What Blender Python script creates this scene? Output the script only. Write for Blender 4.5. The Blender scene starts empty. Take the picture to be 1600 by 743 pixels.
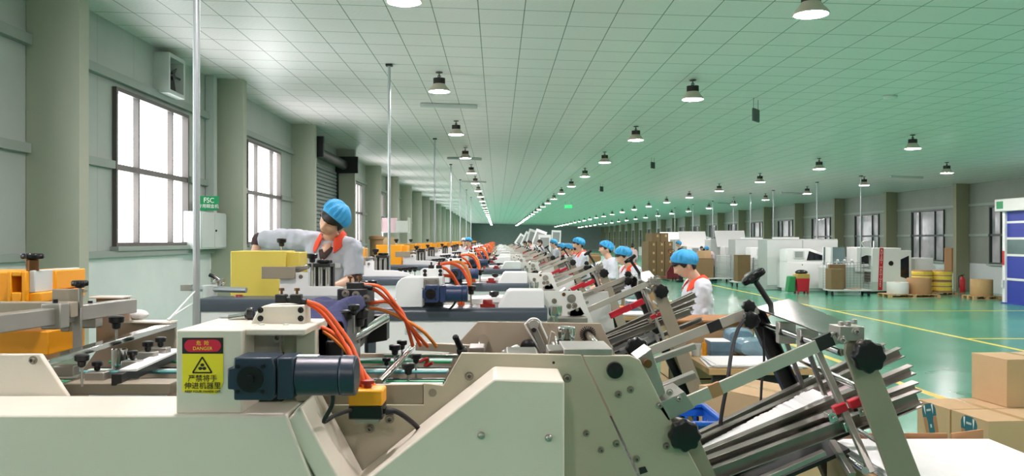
import bpy, bmesh, math, random
from mathutils import Vector, Matrix
random.seed(7)
PI = math.pi
SC = bpy.context.scene
COL = SC.collection
# ------------------------------------------------------------------ camera, world, exposure
F = 1350.0; CX = 777.0; CY = 374.0; EYE = 1.7
cam_d = bpy.data.cameras.new('camera'); cam = bpy.data.objects.new('camera', cam_d); COL.objects.link(cam)
cam.location = (0, 0, EYE); cam.rotation_euler = (PI/2, 0, 0)
cam_d.sensor_width = 36.0; cam_d.lens = F*36.0/1600.0
cam_d.shift_x = (800-CX)/1600.0; cam_d.shift_y = (CY-371.5)/1600.0
cam_d.clip_start = 0.05; cam_d.clip_end = 400
SC.camera = cam
SC.view_settings.view_transform = 'Standard'; SC.view_settings.look = 'None'
SC.view_settings.exposure = 0.38; SC.view_settings.gamma = 1.0; SC.view_settings.use_curve_mapping = False
LAMP_L = 310.0      # high-bay diffuser radiance
WIN_L = 7.0         # overcast daylight seen in the left windows
WIN_R = 0.16
w = bpy.data.worlds.new('sky'); SC.world = w; w.use_nodes = True
w.node_tree.nodes['Background'].inputs[0].default_value = (0.85, 0.93, 1.0, 1); w.node_tree.nodes['Background'].inputs[1].default_value = 1.0
SC.cycles.max_bounces = 10; SC.cycles.diffuse_bounces = 5; SC.cycles.glossy_bounces = 4
SC.cycles.sample_clamp_indirect = 8.0

# ------------------------------------------------------------------ helpers
def P(px, py, Y):
    return Vector(((px-CX)*Y/F, Y, EYE-(py-CY)*Y/F))
def lin(c):
    c /= 255.0
    return c/12.92 if c <= 0.04045 else ((c+0.055)/1.055)**2.4
def S(r, g, b): return (lin(r), lin(g), lin(b), 1.0)
def mat(name, rgb, rough=0.5, metal=0.0, vary=0.0, vscale=4.0, bump=0.0, bscale=60.0, emit=None, spec=0.5, rvary=0.0, alpha=1.0, trans=0.0, stretch=None, dirt=None):
    m = bpy.data.materials.new(name); m.use_nodes = True
    nt = m.node_tree; b = nt.nodes['Principled BSDF']
    b.inputs['Base Color'].default_value = S(*rgb); b.inputs['Roughness'].default_value = rough
    b.inputs['Metallic'].default_value = metal; b.inputs['Specular IOR Level'].default_value = spec
    b.inputs['Alpha'].default_value = alpha; b.inputs['Transmission Weight'].default_value = trans
    if emit:
        b.inputs['Emission Color'].default_value = S(*rgb); b.inputs['Emission Strength'].default_value = emit
    co = None
    if vary or bump or rvary or dirt:
        co = nt.nodes.new('ShaderNodeTexCoord').outputs['Object']
        if stretch:
            mp = nt.nodes.new('ShaderNodeMapping'); mp.inputs['Scale'].default_value = stretch
            nt.links.new(co, mp.inputs[0]); co = mp.outputs[0]
    if vary or rvary:
        n = nt.nodes.new('ShaderNodeTexNoise'); n.inputs['Scale'].default_value = vscale; n.inputs['Detail'].default_value = 6
        nt.links.new(co, n.inputs['Vector'])
        if vary:
            mx = nt.nodes.new('ShaderNodeMix'); mx.data_type = 'RGBA'
            c = S(*rgb); mx.inputs[6].default_value = [max(0, x*(1-vary)) for x in c[:3]]+[1]; mx.inputs[7].default_value = [min(1, x*(1+vary)) for x in c[:3]]+[1]
            nt.links.new(n.outputs[0], mx.inputs[0]); nt.links.new(mx.outputs[2], b.inputs['Base Color'])
            if dirt:
                n2 = nt.nodes.new('ShaderNodeTexNoise'); n2.inputs['Scale'].default_value = dirt[1]; n2.inputs['Detail'].default_value = 8; n2.inputs['Roughness'].default_value = .7
                nt.links.new(co, n2.inputs['Vector'])
                rp = nt.nodes.new('ShaderNodeValToRGB'); rp.color_ramp.elements[0].position = dirt[2]; rp.color_ramp.elements[1].position = dirt[2]+.16
                nt.links.new(n2.outputs[0], rp.inputs[0])
                m2 = nt.nodes.new('ShaderNodeMix'); m2.data_type = 'RGBA'; m2.inputs[7].default_value = S(*dirt[0])
                nt.links.new(rp.outputs[0], m2.inputs[0]); nt.links.new(mx.outputs[2], m2.inputs[6]); nt.links.new(m2.outputs[2], b.inputs['Base Color'])
        if rvary:
            mr = nt.nodes.new('ShaderNodeMapRange'); mr.inputs[3].default_value = max(.02, rough-rvary); mr.inputs[4].default_value = min(1, rough+rvary)
            nt.links.new(n.outputs[0], mr.inputs[0]); nt.links.new(mr.outputs[0], b.inputs['Roughness'])
    if bump:
        n = nt.nodes.new('ShaderNodeTexNoise'); n.inputs['Scale'].default_value = bscale; n.inputs['Detail'].default_value = 3
        nt.links.new(co, n.inputs['Vector'])
        bp = nt.nodes.new('ShaderNodeBump'); bp.inputs['Strength'].default_value = bump; bp.inputs['Distance'].default_value = 0.01
        nt.links.new(n.outputs[0], bp.inputs['Height']); nt.links.new(bp.outputs[0], b.inputs['Normal'])
    return m
def math_node(nt, op, a, b=None, c=None):
    n = nt.nodes.new('ShaderNodeMath'); n.operation = op
    for i, v in enumerate((a, b, c)):
        if v is None: continue
        if isinstance(v, (int, float)): n.inputs[i].default_value = v
        else: nt.links.new(v, n.inputs[i])
    return n.outputs[0]

def frame_of(d, up=None):
    d = Vector(d).normalized()
    up = Vector(up) if up else (Vector((0, 0, 1)) if abs(d.z) < 0.95 else Vector((0, 1, 0)))
    s = d.cross(up).normalized(); u = s.cross(d).normalized()
    return d, s, u
def spline(pts, n=6):
    pts = [Vector(p) for p in pts]
    if len(pts) < 3: return pts
    out = []
    for i in range(len(pts)-1):
        p0 = pts[max(0, i-1)]; p1 = pts[i]; p2 = pts[i+1]; p3 = pts[min(len(pts)-1, i+2)]
        for k in range(n):
            t = k/n
            out.append(0.5*((2*p1)+(p2-p0)*t+(2*p0-5*p1+4*p2-p3)*t*t+(3*p1-p0-3*p2+p3)*t**3))
    out.append(pts[-1]); return out

class MB:
    def __init__(s): s.v = []; s.f = []
    def add(s, vs, fs):
        o = len(s.v); s.v += [Vector(v) for v in vs]; s.f += [tuple(i+o for i in f) for f in fs]; return s
    def box(s, x0, x1, y0, y1, z0, z1):
        return s.add([(x0,y0,z0),(x1,y0,z0),(x1,y1,z0),(x0,y1,z0),(x0,y0,z1),(x1,y0,z1),(x1,y1,z1),(x0,y1,z1)],
                     [(0,3,2,1),(4,5,6,7),(0,1,5,4),(1,2,6,5),(2,3,7,6),(3,0,4,7)])
    def obox(s, c, ax, ay, az, hx, hy, hz):
        c = Vector(c); X = Vector(ax)*hx; Y = Vector(ay)*hy; Z = Vector(az)*hz
        vs = [c+a*X+b*Y+d*Z for d in (-1, 1) for a, b in ((-1,-1),(1,-1),(1,1),(-1,1))]
        return s.add(vs, [(0,3,2,1),(4,5,6,7),(0,1,5,4),(1,2,6,5),(2,3,7,6),(3,0,4,7)])
    def bar(s, p0, p1, w, h, up=None):
        p0 = Vector(p0); p1 = Vector(p1); d, a, u = frame_of(p1-p0, up)
        return s.obox((p0+p1)/2, d, a, u, (p1-p0).length/2, w/2, h/2)
    def chan(s, p0, p1, w, h, t=.004, up=None):      # C-channel, open to the side
        p0 = Vector(p0); p1 = Vector(p1); d, a, u = frame_of(p1-p0, up)
        for off, ww, hh in ((u*(h/2-t/2), w, t), (-u*(h/2-t/2), w, t), (-a*(w/2-t/2), t, h)):
            s.obox((p0+p1)/2+off, d, a, u, (p1-p0).length/2, ww/2, hh/2)
        return s
    def cyl(s, p0, p1, r, r1=None, n=16):
        p0 = Vector(p0); p1 = Vector(p1); r1 = r if r1 is None else r1
        d, a, u = frame_of(p1-p0); vs = []
        for p, q in ((p0, r), (p1, r1)):
            vs += [p+a*(q*math.cos(2*PI*i/n))+u*(q*math.sin(2*PI*i/n)) for i in range(n)]
        return s.add(vs, [(i, (i+1) % n, n+(i+1) % n, n+i) for i in range(n)]+[tuple(range(n-1, -1, -1)), tuple(range(n, 2*n))])
    def tube(s, pts, r, n=8, smooth=6):
        pts = spline(pts, smooth) if smooth else [Vector(p) for p in pts]
        prev = None; vs = []; m = len(pts)
        for i, p in enumerate(pts):
            d = (pts[min(m-1, i+1)]-pts[max(0, i-1)]).normalized()
            if prev is None: _, a, u = frame_of(d)
            else:
                a = (prev-d*prev.dot(d)).normalized(); u = a.cross(d)*-1
            prev = a; u = d.cross(a)
            rr = r[i] if isinstance(r, (list, tuple)) else r
            vs += [p+a*(rr*math.cos(2*PI*k/n))+u*(rr*math.sin(2*PI*k/n)) for k in range(n)]
        fs = [(i*n+k, i*n+(k+1) % n, (i+1)*n+(k+1) % n, (i+1)*n+k) for i in range(m-1) for k in range(n)]
        return s.add(vs, fs+[tuple(range(n-1, -1, -1)), tuple(range((m-1)*n, m*n))])
    def prism(s, poly, y0, y1):                         # poly of (x, z), swept along y
        n = len(poly)
        ar = sum(poly[i][0]*poly[(i+1) % n][1]-poly[(i+1) % n][0]*poly[i][1] for i in range(n))
        if ar < 0: poly = poly[::-1]
        vs = [(x, y0, z) for x, z in poly]+[(x, y1, z) for x, z in poly]
        return s.add(vs, [tuple(range(n)), tuple(range(2*n-1, n-1, -1))]+[(i, i+n, (i+1) % n+n, (i+1) % n) for i in range(n)])
    def pprism(s, pix, Y, y0, y1):                      # outline measured at depth Y
        return s.prism([((a-CX)*Y/F, EYE-(b-CY)*Y/F) for a, b in pix], y0, y1)
    def extr(s, pts, vec):                              # planar outline of 3-d points swept by vec
        n = len(pts); vec = Vector(vec); pts = [Vector(p) for p in pts]
        nr = Vector((0, 0, 0))
        for i in range(n): nr += pts[i].cross(pts[(i+1) % n])
        if nr.dot(vec) > 0: pts = pts[::-1]
        return s.add(pts+[p+vec for p in pts], [tuple(range(n)), tuple(range(2*n-1, n-1, -1))]+[(i, i+n, (i+1) % n+n, (i+1) % n) for i in range(n)])
    def lathe(s, prof, base=(0,0,0), axis=(0,0,1), n=24):
        base = Vector(base); d, a, u = frame_of(axis); vs = []; m = len(prof)
        for r, h in prof:
            vs += [base+d*h+a*(r*math.cos(2*PI*k/n))+u*(r*math.sin(2*PI*k/n)) for k in range(n)]
        fs = [(i*n+k, i*n+(k+1) % n, (i+1)*n+(k+1) % n, (i+1)*n+k) for i in range(m-1) for k in range(n)]
        if prof[0][0] > 1e-5: fs.append(tuple(range(n-1, -1, -1)))
        if prof[-1][0] > 1e-5: fs.append(tuple(range((m-1)*n, m*n)))
        return s.add(vs, fs)
    def ball(s, c, rx, ry=None, rz=None, n=16, m=10, R=None):
        ry = rx if ry is None else ry; rz = rx if rz is None else rz; c = Vector(c); vs = []; fs = []
        for j in range(1, m):
            ph = PI*j/m
            for i in range(n):
                th = 2*PI*i/n; q = Vector((rx*math.sin(ph)*math.cos(th), ry*math.sin(ph)*math.sin(th), rz*math.cos(ph)))
                vs.append(c+(R @ q if R else q))
        t = Vector((0, 0, rz)); vs += [c+(R @ t if R else t), c-(R @ t if R else t)]
        N = len(vs)
        for j in range(m-2):
            for i in range(n): fs.append((j*n+i, (j+1)*n+i, (j+1)*n+(i+1) % n, j*n+(i+1) % n))
        for i in range(n):
            fs.append((i, (i+1) % n, N-2)); fs.append(((m-2)*n+(i+1) % n, (m-2)*n+i, N-1))
        return s.add(vs, fs)
    def rings(s, rings, cap=True, closed=True):         # list of equal-length vertex rings
        n = len(rings[0]); m = len(rings); vs = [v for r in rings for v in r]
        e = n if closed else n-1
        fs = [(i*n+k, i*n+(k+1) % n, (i+1)*n+(k+1) % n, (i+1)*n+k) for i in range(m-1) for k in range(e)]
        if cap: fs += [tuple(range(n-1, -1, -1)), tuple(range((m-1)*n, m*n))]
        return s.add(vs, fs)
    def knob(s, c, axis, r, h, lobes=8, amp=.065):       # lobed star knob
        c = Vector(c); d, a, u = frame_of(axis); n = lobes*8; R = []
        for k, (q, t) in enumerate(((.45, -.25), (.6, 0), (.95, .1), (1, .3), (1, .75), (.9, .95), (.6, 1.0))):
            R.append([c+d*(h*t)+(a*math.cos(2*PI*i/n)+u*math.sin(2*PI*i/n))*(r*q*(1+(amp*math.cos(lobes*2*PI*i/n) if k > 1 else 0))) for i in range(n)])
        return s.rings(R)
    def build(s, name, m=None, parent=None, bevel=0.0, smooth=True, seg=2, rot=None):
        me = bpy.data.meshes.new(name)
        org = parent_world(parent) if parent else Vector((0, 0, 0))
        me.from_pydata([v-org for v in s.v], [], s.f); me.update()
        bm = bmesh.new(); bm.from_mesh(me); bmesh.ops.recalc_face_normals(bm, faces=bm.faces); bm.to_mesh(me); bm.free()
        if smooth:
            me.polygons.foreach_set('use_smooth', [True]*len(me.polygons)); me.set_sharp_from_angle(angle=math.radians(38))
        o = bpy.data.objects.new(name, me); COL.objects.link(o)
        if m: me.materials.append(m)
        if parent: o.parent = parent
        if bevel:
            b = o.modifiers.new('bevel', 'BEVEL'); b.width = bevel; b.segments = seg; b.limit_method = 'ANGLE'; b.angle_limit = math.radians(40)
        return o
def parent_world(o):
    v = Vector((0, 0, 0))
    while o: v += Vector(o.location); o = o.parent
    return v
def tag(o, label=None, cat=None, group=None, kind=None):
    if label: o['label'] = label
    if cat: o['category'] = cat
    if group: o['group'] = group
    if kind: o['kind'] = kind
    return o
def empty(name, loc, label, cat, group=None):
    o = bpy.data.objects.new(name, None); COL.objects.link(o); o.location = loc; o.empty_display_size = .1
    return tag(o, label, cat, group)
KIDS = {}
def kids(o):
    return [c for c in bpy.data.objects if c.parent == o]
def copy_tree(o, loc=None, rz=None, label=None, group=None, parent=None, tree=None):
    tree = tree if tree is not None else child_map()
    c = o.copy(); COL.objects.link(c)
    if parent: c.parent = parent
    if loc is not None: c.location = loc
    if rz is not None: c.rotation_euler = (0, 0, rz)
    if label: c['label'] = label
    if group: c['group'] = group
    for ch in tree.get(o.name, []): copy_tree(ch, parent=c, tree=tree)
    return c
def child_map():
    t = {}
    for c in bpy.data.objects:
        if c.parent: t.setdefault(c.parent.name, []).append(c)
    return t
def own_mat(o, m):
    o.material_slots[0].link = 'OBJECT'; o.material_slots[0].material = m
def text(body, size, m, parent, loc, rot=(PI/2, 0, 0), name='lettering', align='CENTER', depth=.0004, sx=1.0, spacing=1.0, line=1.0):
    cu = bpy.data.curves.new(name, 'FONT'); cu.body = body; cu.size = size; cu.align_x = align; cu.align_y = 'CENTER'; cu.extrude = depth; cu.space_character = spacing; cu.space_line = line
    tmp = bpy.data.objects.new(name+'_tmp', cu); COL.objects.link(tmp)
    me = bpy.data.meshes.new_from_object(tmp.evaluated_get(bpy.context.evaluated_depsgraph_get()))
    bpy.data.objects.remove(tmp)
    me.name = name; me.materials.clear(); me.materials.append(m)
    o = bpy.data.objects.new(name, me); COL.objects.link(o); o.scale = (sx, 1, 1)
    o.rotation_euler = rot; o.location = Vector(loc)-(parent_world(parent) if parent else Vector((0, 0, 0)))
    if parent: o.parent = parent
    return o

# ------------------------------------------------------------------ materials
M = {}
M['cream'] = mat('cream_paint', (212,205,190), .42, vary=.07, vscale=5, bump=.05, bscale=180, dirt=((150,138,105), 9, .66))
M['plate'] = mat('shaded_cream_paint', (174,168,147), .45, vary=.09, vscale=5, bump=.04, bscale=160, dirt=((120,105,75), 10, .63))  # the same cream with the side plate's shade in its colour; smudges are grime
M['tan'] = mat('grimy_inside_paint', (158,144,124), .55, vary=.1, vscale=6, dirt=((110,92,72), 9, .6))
M['white'] = mat('white_paint', (236,237,236), .35, vary=.02, vscale=5)
M['offwhite'] = mat('off_white_paint', (222,224,218), .4, vary=.03, vscale=5)
M['palegrey'] = mat('pale_grey_paint', (198,204,200), .45, vary=.03)
M['band'] = mat('slate_blue_paint', (66,76,86), .35, vary=.05)
M['navy'] = mat('navy_paint', (32,46,62), .38, vary=.1, vscale=8)
M['blue_motor'] = mat('blue_motor_paint', (38,56,92), .35, vary=.08, vscale=8)
M['black'] = mat('black_plastic', (14,14,16), .28, bump=.03, bscale=200)
M['dark'] = mat('dark_oily_steel', (52,52,52), .45, metal=.6, vary=.3, vscale=14)
M['rubber'] = mat('black_rubber', (20,20,22), .6)
M['steel'] = mat('brushed_steel', (170,166,158), .34, metal=.78, vary=.18, vscale=9, rvary=.1, bump=.02, bscale=250)
M['bright'] = mat('bright_steel_bar', (198,192,180), .36, metal=.6, vary=.15, vscale=9, rvary=.1)
M['satin'] = mat('satin_steel_plate', (158,148,130), .46, metal=.35, vary=.16, vscale=7, rvary=.1)
M['chrome'] = mat('polished_steel', (205,205,203), .14, metal=1, vary=.1, vscale=12, rvary=.06)
M['alu'] = mat('aluminium_channel', (138,132,124), .34, metal=.85, vary=.16, vscale=10, rvary=.08)
M['plate_steel'] = mat('scratched_steel_sheet', (128,134,128), .22, metal=.9, vary=.25, vscale=9, rvary=.1)
M['bolt'] = mat('dull_bolt_steel', (138,132,118), .42, metal=.35, vary=.2, vscale=30)
M['brass'] = mat('brass', (120,84,50), .4, metal=.8)
M['orange'] = mat('orange_paint', (238,160,22), .42, vary=.06)
M['yellow'] = mat('pale_yellow_board', (232,208,92), .5, vary=.04)
M['hose'] = mat('orange_air_hose', (236,92,36), .35, vary=.08, vscale=20)
M['hose2'] = mat('faded_orange_hose', (226,130,50), .4)
M['red'] = mat('red_plastic', (196,30,48), .4)
M['redbtn'] = mat('dark_red_button', (140,28,22), .35)
M['green_belt'] = mat('green_belt', (28,140,90), .5)
M['white_belt'] = mat('white_belt', (205,220,214), .5)
M['teal_belt'] = mat('teal_belt', (80,150,150), .5)
M['cloth'] = mat('navy_cloth', (52,56,92), .9, vary=.15, vscale=20, bump=.4, bscale=60)
M['carton'] = mat('corrugated_cardboard', (200,168,128), .85, vary=.08, vscale=5, bump=.05, bscale=40)
M['carton_in'] = mat('cardboard_inside', (172,128,90), .9, vary=.06)
M['carton_old'] = mat('grey_brown_cardboard', (128,106,74), .9, vary=.08, vscale=5)
M['paper'] = mat('white_paper', (240,240,238), .6, vary=.015)
M['tape'] = mat('clear_tape', (190,158,112), .25)
M['sheet_edge'] = mat('paper_edges', (214,214,212), .7, vary=.12, vscale=30, stretch=(1, 1, 40))
M['blueprint'] = mat('blue_printed_cards', (98,130,150), .4, vary=.25, vscale=18)
M['film'] = mat('shrink_film', (120,150,165), .12, vary=.3, vscale=12, bump=.5, bscale=25)
M['bluecrate'] = mat('blue_plastic', (28,96,190), .4)
M['wood'] = mat('pallet_wood', (190,156,108), .8, vary=.15, vscale=8, stretch=(1, 6, 6))
M['kraft'] = mat('kraft_roll', (178,138,96), .7, vary=.06, vscale=4)
M['yroll'] = mat('yellow_label_film', (246,214,116), .45, vary=.15, vscale=10)
M['red_paint'] = mat('red_paint', (200,40,44), .4)
M['glass_dark'] = mat('tinted_screen', (26,28,36), .15)
M['screen'] = mat('grey_screen', (150,156,154), .2)
M['green_sign'] = mat('green_sign', (16,140,84), .5)
M['sign_yellow'] = mat('sign_yellow', (238,216,40), .5, vary=.04)
M['sign_black'] = mat('sign_black', (24,24,24), .5)
M['sign_red'] = mat('sign_red', (206,30,60), .5)
M['sign_white'] = mat('sign_white', (240,240,238), .5)
M['skin'] = mat('skin', (222,176,150), .5, vary=.05, vscale=12)
M['skin2'] = mat('skin_shade', (206,156,128), .5, vary=.05, vscale=12)
M['lips'] = mat('lips', (176,92,86), .45)
M['hair'] = mat('dark_hair', (30,22,20), .45, vary=.3, vscale=40, stretch=(6, 6, 1), bump=.4, bscale=60)
M['cap'] = mat('blue_cap_fabric', (66,168,226), .8, vary=.1, vscale=18, bump=.9, bscale=28, stretch=(1, 1, .35))
M['coat'] = mat('white_work_coat', (208,210,219), .85, vary=.03, vscale=10, bump=.5, bscale=14)
M['coatgrey'] = mat('pale_grey_work_shirt', (182,186,196), .85, vary=.03, vscale=10, bump=.5, bscale=14)
M['collar'] = mat('red_collar_fabric', (240,82,52), .85, bump=.2, bscale=60)
M['trousers'] = mat('dark_trousers', (40,42,52), .9)
M['darkshirt'] = mat('dark_clothes', (44,38,48), .9)
M['pink'] = mat('pink_shirt', (222,190,196), .9)
M['pattern'] = mat('dark_patterned_sleeve', (70,52,50), .9, vary=.7, vscale=60)
M['shutter'] = mat('grey_shutter_slats', (120,134,130), .5)
M['galv'] = mat('galvanised_pipe', (182,188,190), .35, metal=.7, vary=.1, vscale=10)
M['column'] = mat('column_paint', (172,176,158), .55, vary=.04, vscale=2)
M['column_r'] = mat('olive_column_paint', (138,138,112), .6, vary=.05, vscale=2)
M['win_frame'] = mat('brown_grey_window_frame', (84,78,74), .4)
M['win_frame_r'] = mat('dark_green_window_frame', (42,56,50), .4)
M['girt'] = mat('wall_rail_paint', (152,162,154), .5)
M['line'] = mat('yellow_floor_paint', (222,196,60), .45, vary=.1, vscale=6)
M['lamp_skirt'] = mat('lamp_reflector', (196,184,168), .4, metal=.1)
M['lamp_sink'] = mat('lamp_heat_sink', (88,82,80), .5, metal=.2)
M['lamp_on'] = mat('lamp_diffuser', (255,240,243), .5, emit=LAMP_L)
M['door_blue'] = mat('blue_door_curtain', (44,62,158), .5, vary=.04)
M['door_clear'] = mat('clear_door_strip', (96,118,116), .15, vary=.1)
M['mesh_wire'] = mat('cage_wire', (170,172,166), .35, metal=.8)
M['redbrown'] = mat('red_brown_jack', (120,40,44), .45)

# pane of daylight: an overcast sky with faint shapes of what stands outside
def daylight(name, strength, tint, frosted):
    m = bpy.data.materials.new(name); m.use_nodes = True; nt = m.node_tree
    b = nt.nodes['Principled BSDF']; b.inputs['Base Color'].default_value = (.1, .1, .1, 1); b.inputs['Roughness'].default_value = .08
    g = nt.nodes.new('ShaderNodeNewGeometry'); n = nt.nodes.new('ShaderNodeTexNoise'); n.inputs['Scale'].default_value = frosted; n.inputs['Detail'].default_value = 4
    nt.links.new(g.outputs['Position'], n.inputs['Vector'])
    r = nt.nodes.new('ShaderNodeValToRGB'); r.color_ramp.elements[0].position = .36; r.color_ramp.elements[1].position = .6
    r.color_ramp.elements[0].color = tint; r.color_ramp.elements[1].color = (1, .98, .99, 1)
    nt.links.new(n.outputs[0], r.inputs[0]); nt.links.new(r.outputs[0], b.inputs['Emission Color']); b.inputs['Emission Strength'].default_value = strength
    return m
M['daylight'] = daylight('daylit_glass', WIN_L, (.55, .6, .62, 1), 1.1)
M['daylight_r'] = daylight('shaded_glass', WIN_R, (.34, .46, .42, 1), 1.2)

# floor: glossy green epoxy
def floor_mat():
    m = mat('green_epoxy_floor', (76,160,128), .2, vary=.12, vscale=.7, rvary=.08)
    return m
M['floor'] = floor_mat()
def ceiling_mat():
    m = bpy.data.materials.new('ceiling_tiles'); m.use_nodes = True; nt = m.node_tree; b = nt.nodes['Principled BSDF']
    g = nt.nodes.new('ShaderNodeNewGeometry'); sp = nt.nodes.new('ShaderNodeSeparateXYZ'); nt.links.new(g.outputs['Position'], sp.inputs[0])
    fx = math_node(nt, 'FRACT', math_node(nt, 'ADD', math_node(nt, 'DIVIDE', sp.outputs[0], .47), 100.42))
    fy = math_node(nt, 'FRACT', math_node(nt, 'ADD', math_node(nt, 'DIVIDE', sp.outputs[1], .59), 100.1))
    lx = math_node(nt, 'LESS_THAN', fx, .022); ly = math_node(nt, 'MULTIPLY', math_node(nt, 'LESS_THAN', fy, .026), .85)
    k = math_node(nt, 'MAXIMUM', lx, ly)
    n = nt.nodes.new('ShaderNodeTexNoise'); n.inputs['Scale'].default_value = 1.2; nt.links.new(g.outputs['Position'], n.inputs['Vector'])
    wv = nt.nodes.new('ShaderNodeTexWave'); wv.bands_direction = 'DIAGONAL'; wv.inputs['Scale'].default_value = 9; wv.inputs['Distortion'].default_value = 6; wv.inputs['Detail'].default_value = 2
    nt.links.new(g.outputs['Position'], wv.inputs['Vector'])
    mx = nt.nodes.new('ShaderNodeMix'); mx.data_type = 'RGBA'; mx.inputs[6].default_value = S(236,227,226); mx.inputs[7].default_value = S(244,237,236)
    nt.links.new(math_node(nt, 'MULTIPLY', wv.outputs[1], n.outputs[0]), mx.inputs[0])
    m2 = nt.nodes.new('ShaderNodeMix'); m2.data_type = 'RGBA'; m2.inputs[7].default_value = S(104,120,108)
    nt.links.new(k, m2.inputs[0]); nt.links.new(mx.outputs[2], m2.inputs[6]); nt.links.new(m2.outputs[2], b.inputs['Base Color'])
    b.inputs['Roughness'].default_value = .42
    return m
M['ceiling'] = ceiling_mat()
def wall_mat(name, up, low, zb, seam=1.0):
    m = bpy.data.materials.new(name); m.use_nodes = True; nt = m.node_tree; b = nt.nodes['Principled BSDF']
    g = nt.nodes.new('ShaderNodeNewGeometry'); sp = nt.nodes.new('ShaderNodeSeparateXYZ'); nt.links.new(g.outputs['Position'], sp.inputs[0])
    n = nt.nodes.new('ShaderNodeTexNoise'); n.inputs['Scale'].default_value = 2; nt.links.new(g.outputs['Position'], n.inputs['Vector'])
    mx = nt.nodes.new('ShaderNodeMix'); mx.data_type = 'RGBA'; mx.inputs[6].default_value = S(*low); mx.inputs[7].default_value = S(*up)
    top = math_node(nt, 'GREATER_THAN', sp.outputs[2], zb); nt.links.new(top, mx.inputs[0])
    sm = math_node(nt, 'MULTIPLY', math_node(nt, 'LESS_THAN', math_node(nt, 'FRACT', math_node(nt, 'DIVIDE', sp.outputs[1], seam)), .012), math_node(nt, 'MULTIPLY', top, .35))
    m2 = nt.nodes.new('ShaderNodeMix'); m2.data_type = 'RGBA'; m2.inputs[7].default_value = (.1, .12, .11, 1)
    nt.links.new(sm, m2.inputs[0]); nt.links.new(mx.outputs[2], m2.inputs[6])
    m3 = nt.nodes.new('ShaderNodeMix'); m3.data_type = 'RGBA'; m3.blend_type = 'MULTIPLY'; m3.inputs[0].default_value = .18
    nt.links.new(m2.outputs[2], m3.inputs[6]); nt.links.new(n.outputs[0], m3.inputs[7]); nt.links.new(m3.outputs[2], b.inputs['Base Color'])
    b.inputs['Roughness'].default_value = .5
    return m
M['wall_l'] = wall_mat('left_wall_panels', (182,190,184), (234,240,238), 1.56, .95)
M['wall_r'] = wall_mat('right_wall_panels', (140,146,136), (214,220,220), .92, .95)
M['wall_f'] = wall_mat('far_wall_panels', (186,204,200), (186,204,200), .2, 1.0)

# ------------------------------------------------------------------ the hall
XL, XR, Y0, Y1 = -4.4, 15.75, -7.0, 132.0
def ceil_z(x): return EYE+2.34-.0307*x
def struct(mb, name, m, bevel=0, parent=None): return tag(mb.build(name, m, parent, bevel), kind='structure')
b = MB(); b.box(XL-.3, XR+.3, Y0-.3, Y1+.3, -.2, 0); struct(b, 'floor', M['floor'])
b = MB(); b.prism([(XL-.3, ceil_z(XL-.3)), (XR+.3, ceil_z(XR+.3)), (XR+.3, ceil_z(XR)+.3), (XL-.3, ceil_z(XL)+.3)], Y0-.3, Y1+.3); struct(b, 'ceiling', M['ceiling'])
BAY = 5.2; CL0 = 8.15; CR0 = 28.9
WL = []   # left window spans; the nearest bays are out of view, added for light
for k in range(-2, 23):
    if k == 2: continue
    WL.append((CL0+BAY*k+1.72, CL0+BAY*k+4.05))
WR = [(CR0+BAY*k+1.5, CR0+BAY*k+3.9) for k in range(-6, 19)]
def wall_side(name, x0, x1, spans, zs, zh, ztop, m):
    b = MB(); b.box(x0, x1, Y0, Y1, 0, zs); b.box(x0, x1, Y0, Y1, zh, ztop)
    y = Y0
    for a, c in spans:
        b.box(x0, x1, y, a, zs, zh); y = c
    b.box(x0, x1, y, Y1, zs, zh); return struct(b, name, m)
LS, LH = 1.62, 3.45
RS, RH = .93, 2.76
wall_side('wall_left', XL-.15, XL, WL, LS, LH, ceil_z(XL), M['wall_l'])
wall_side('wall_right', XR, XR+.15, WR, RS, RH, ceil_z(XR)+.02, M['wall_r'])
b = MB(); b.box(XL-.15, XR+.15, Y1, Y1+.15, 0, 4.2); struct(b, 'wall_far', M['wall_f'])
b = MB(); b.box(XL-.15, XR+.15, Y0-.15, Y0, 0, 4.2); struct(b, 'wall_near', M['wall_r'])
def window(n, x, s, y0, y1, zs, zh, mf, mg):
    b = MB(); t = .045; xa, xb = (x-.1, x+.05) if s > 0 else (x-.05, x+.1)
    b.box(xa, xb, y0, y0+t, zs, zh); b.box(xa, xb, y1-t, y1, zs, zh); b.box(xa, xb, y0+t, y1-t, zs, zs+t); b.box(xa, xb, y0+t, y1-t, zh-t, zh)
    zm = zs+(zh-zs)*.5
    b.box(xa+.02, xb-.01, y0+t, y1-t, zm-.035, zm+.035)
    for f in (.29, .76): b.box(xa+.03, xb-.02, y0+(y1-y0)*f-.019, y0+(y1-y0)*f+.019, zs+t, zh-t)
    o = struct(b, 'window_%d' % n, mf)
    p = MB(); xc = (xa+xb)/2-.02*s; p.box(xc-.006, xc+.006, y0+t, y1-t, zs+t, zh-t)
    tag(p.build('window_pane', mg, o), kind='structure')
    c = MB(); c.box(x-.02 if s > 0 else x-.1, x+.1 if s > 0 else x+.02, y0-.06, y1+.06, zs-.05, zs); struct(c, 'window_sill', M['girt'], parent=o)
for i, (a, c) in enumerate(WL): window(i+1, XL, 1, a, c, LS, LH, M['win_frame'], M['daylight'])
for i, (a, c) in enumerate(WR): window(i+40, XR, -1, a, c, RS, RH, M['win_frame_r'], M['daylight_r'])
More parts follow.
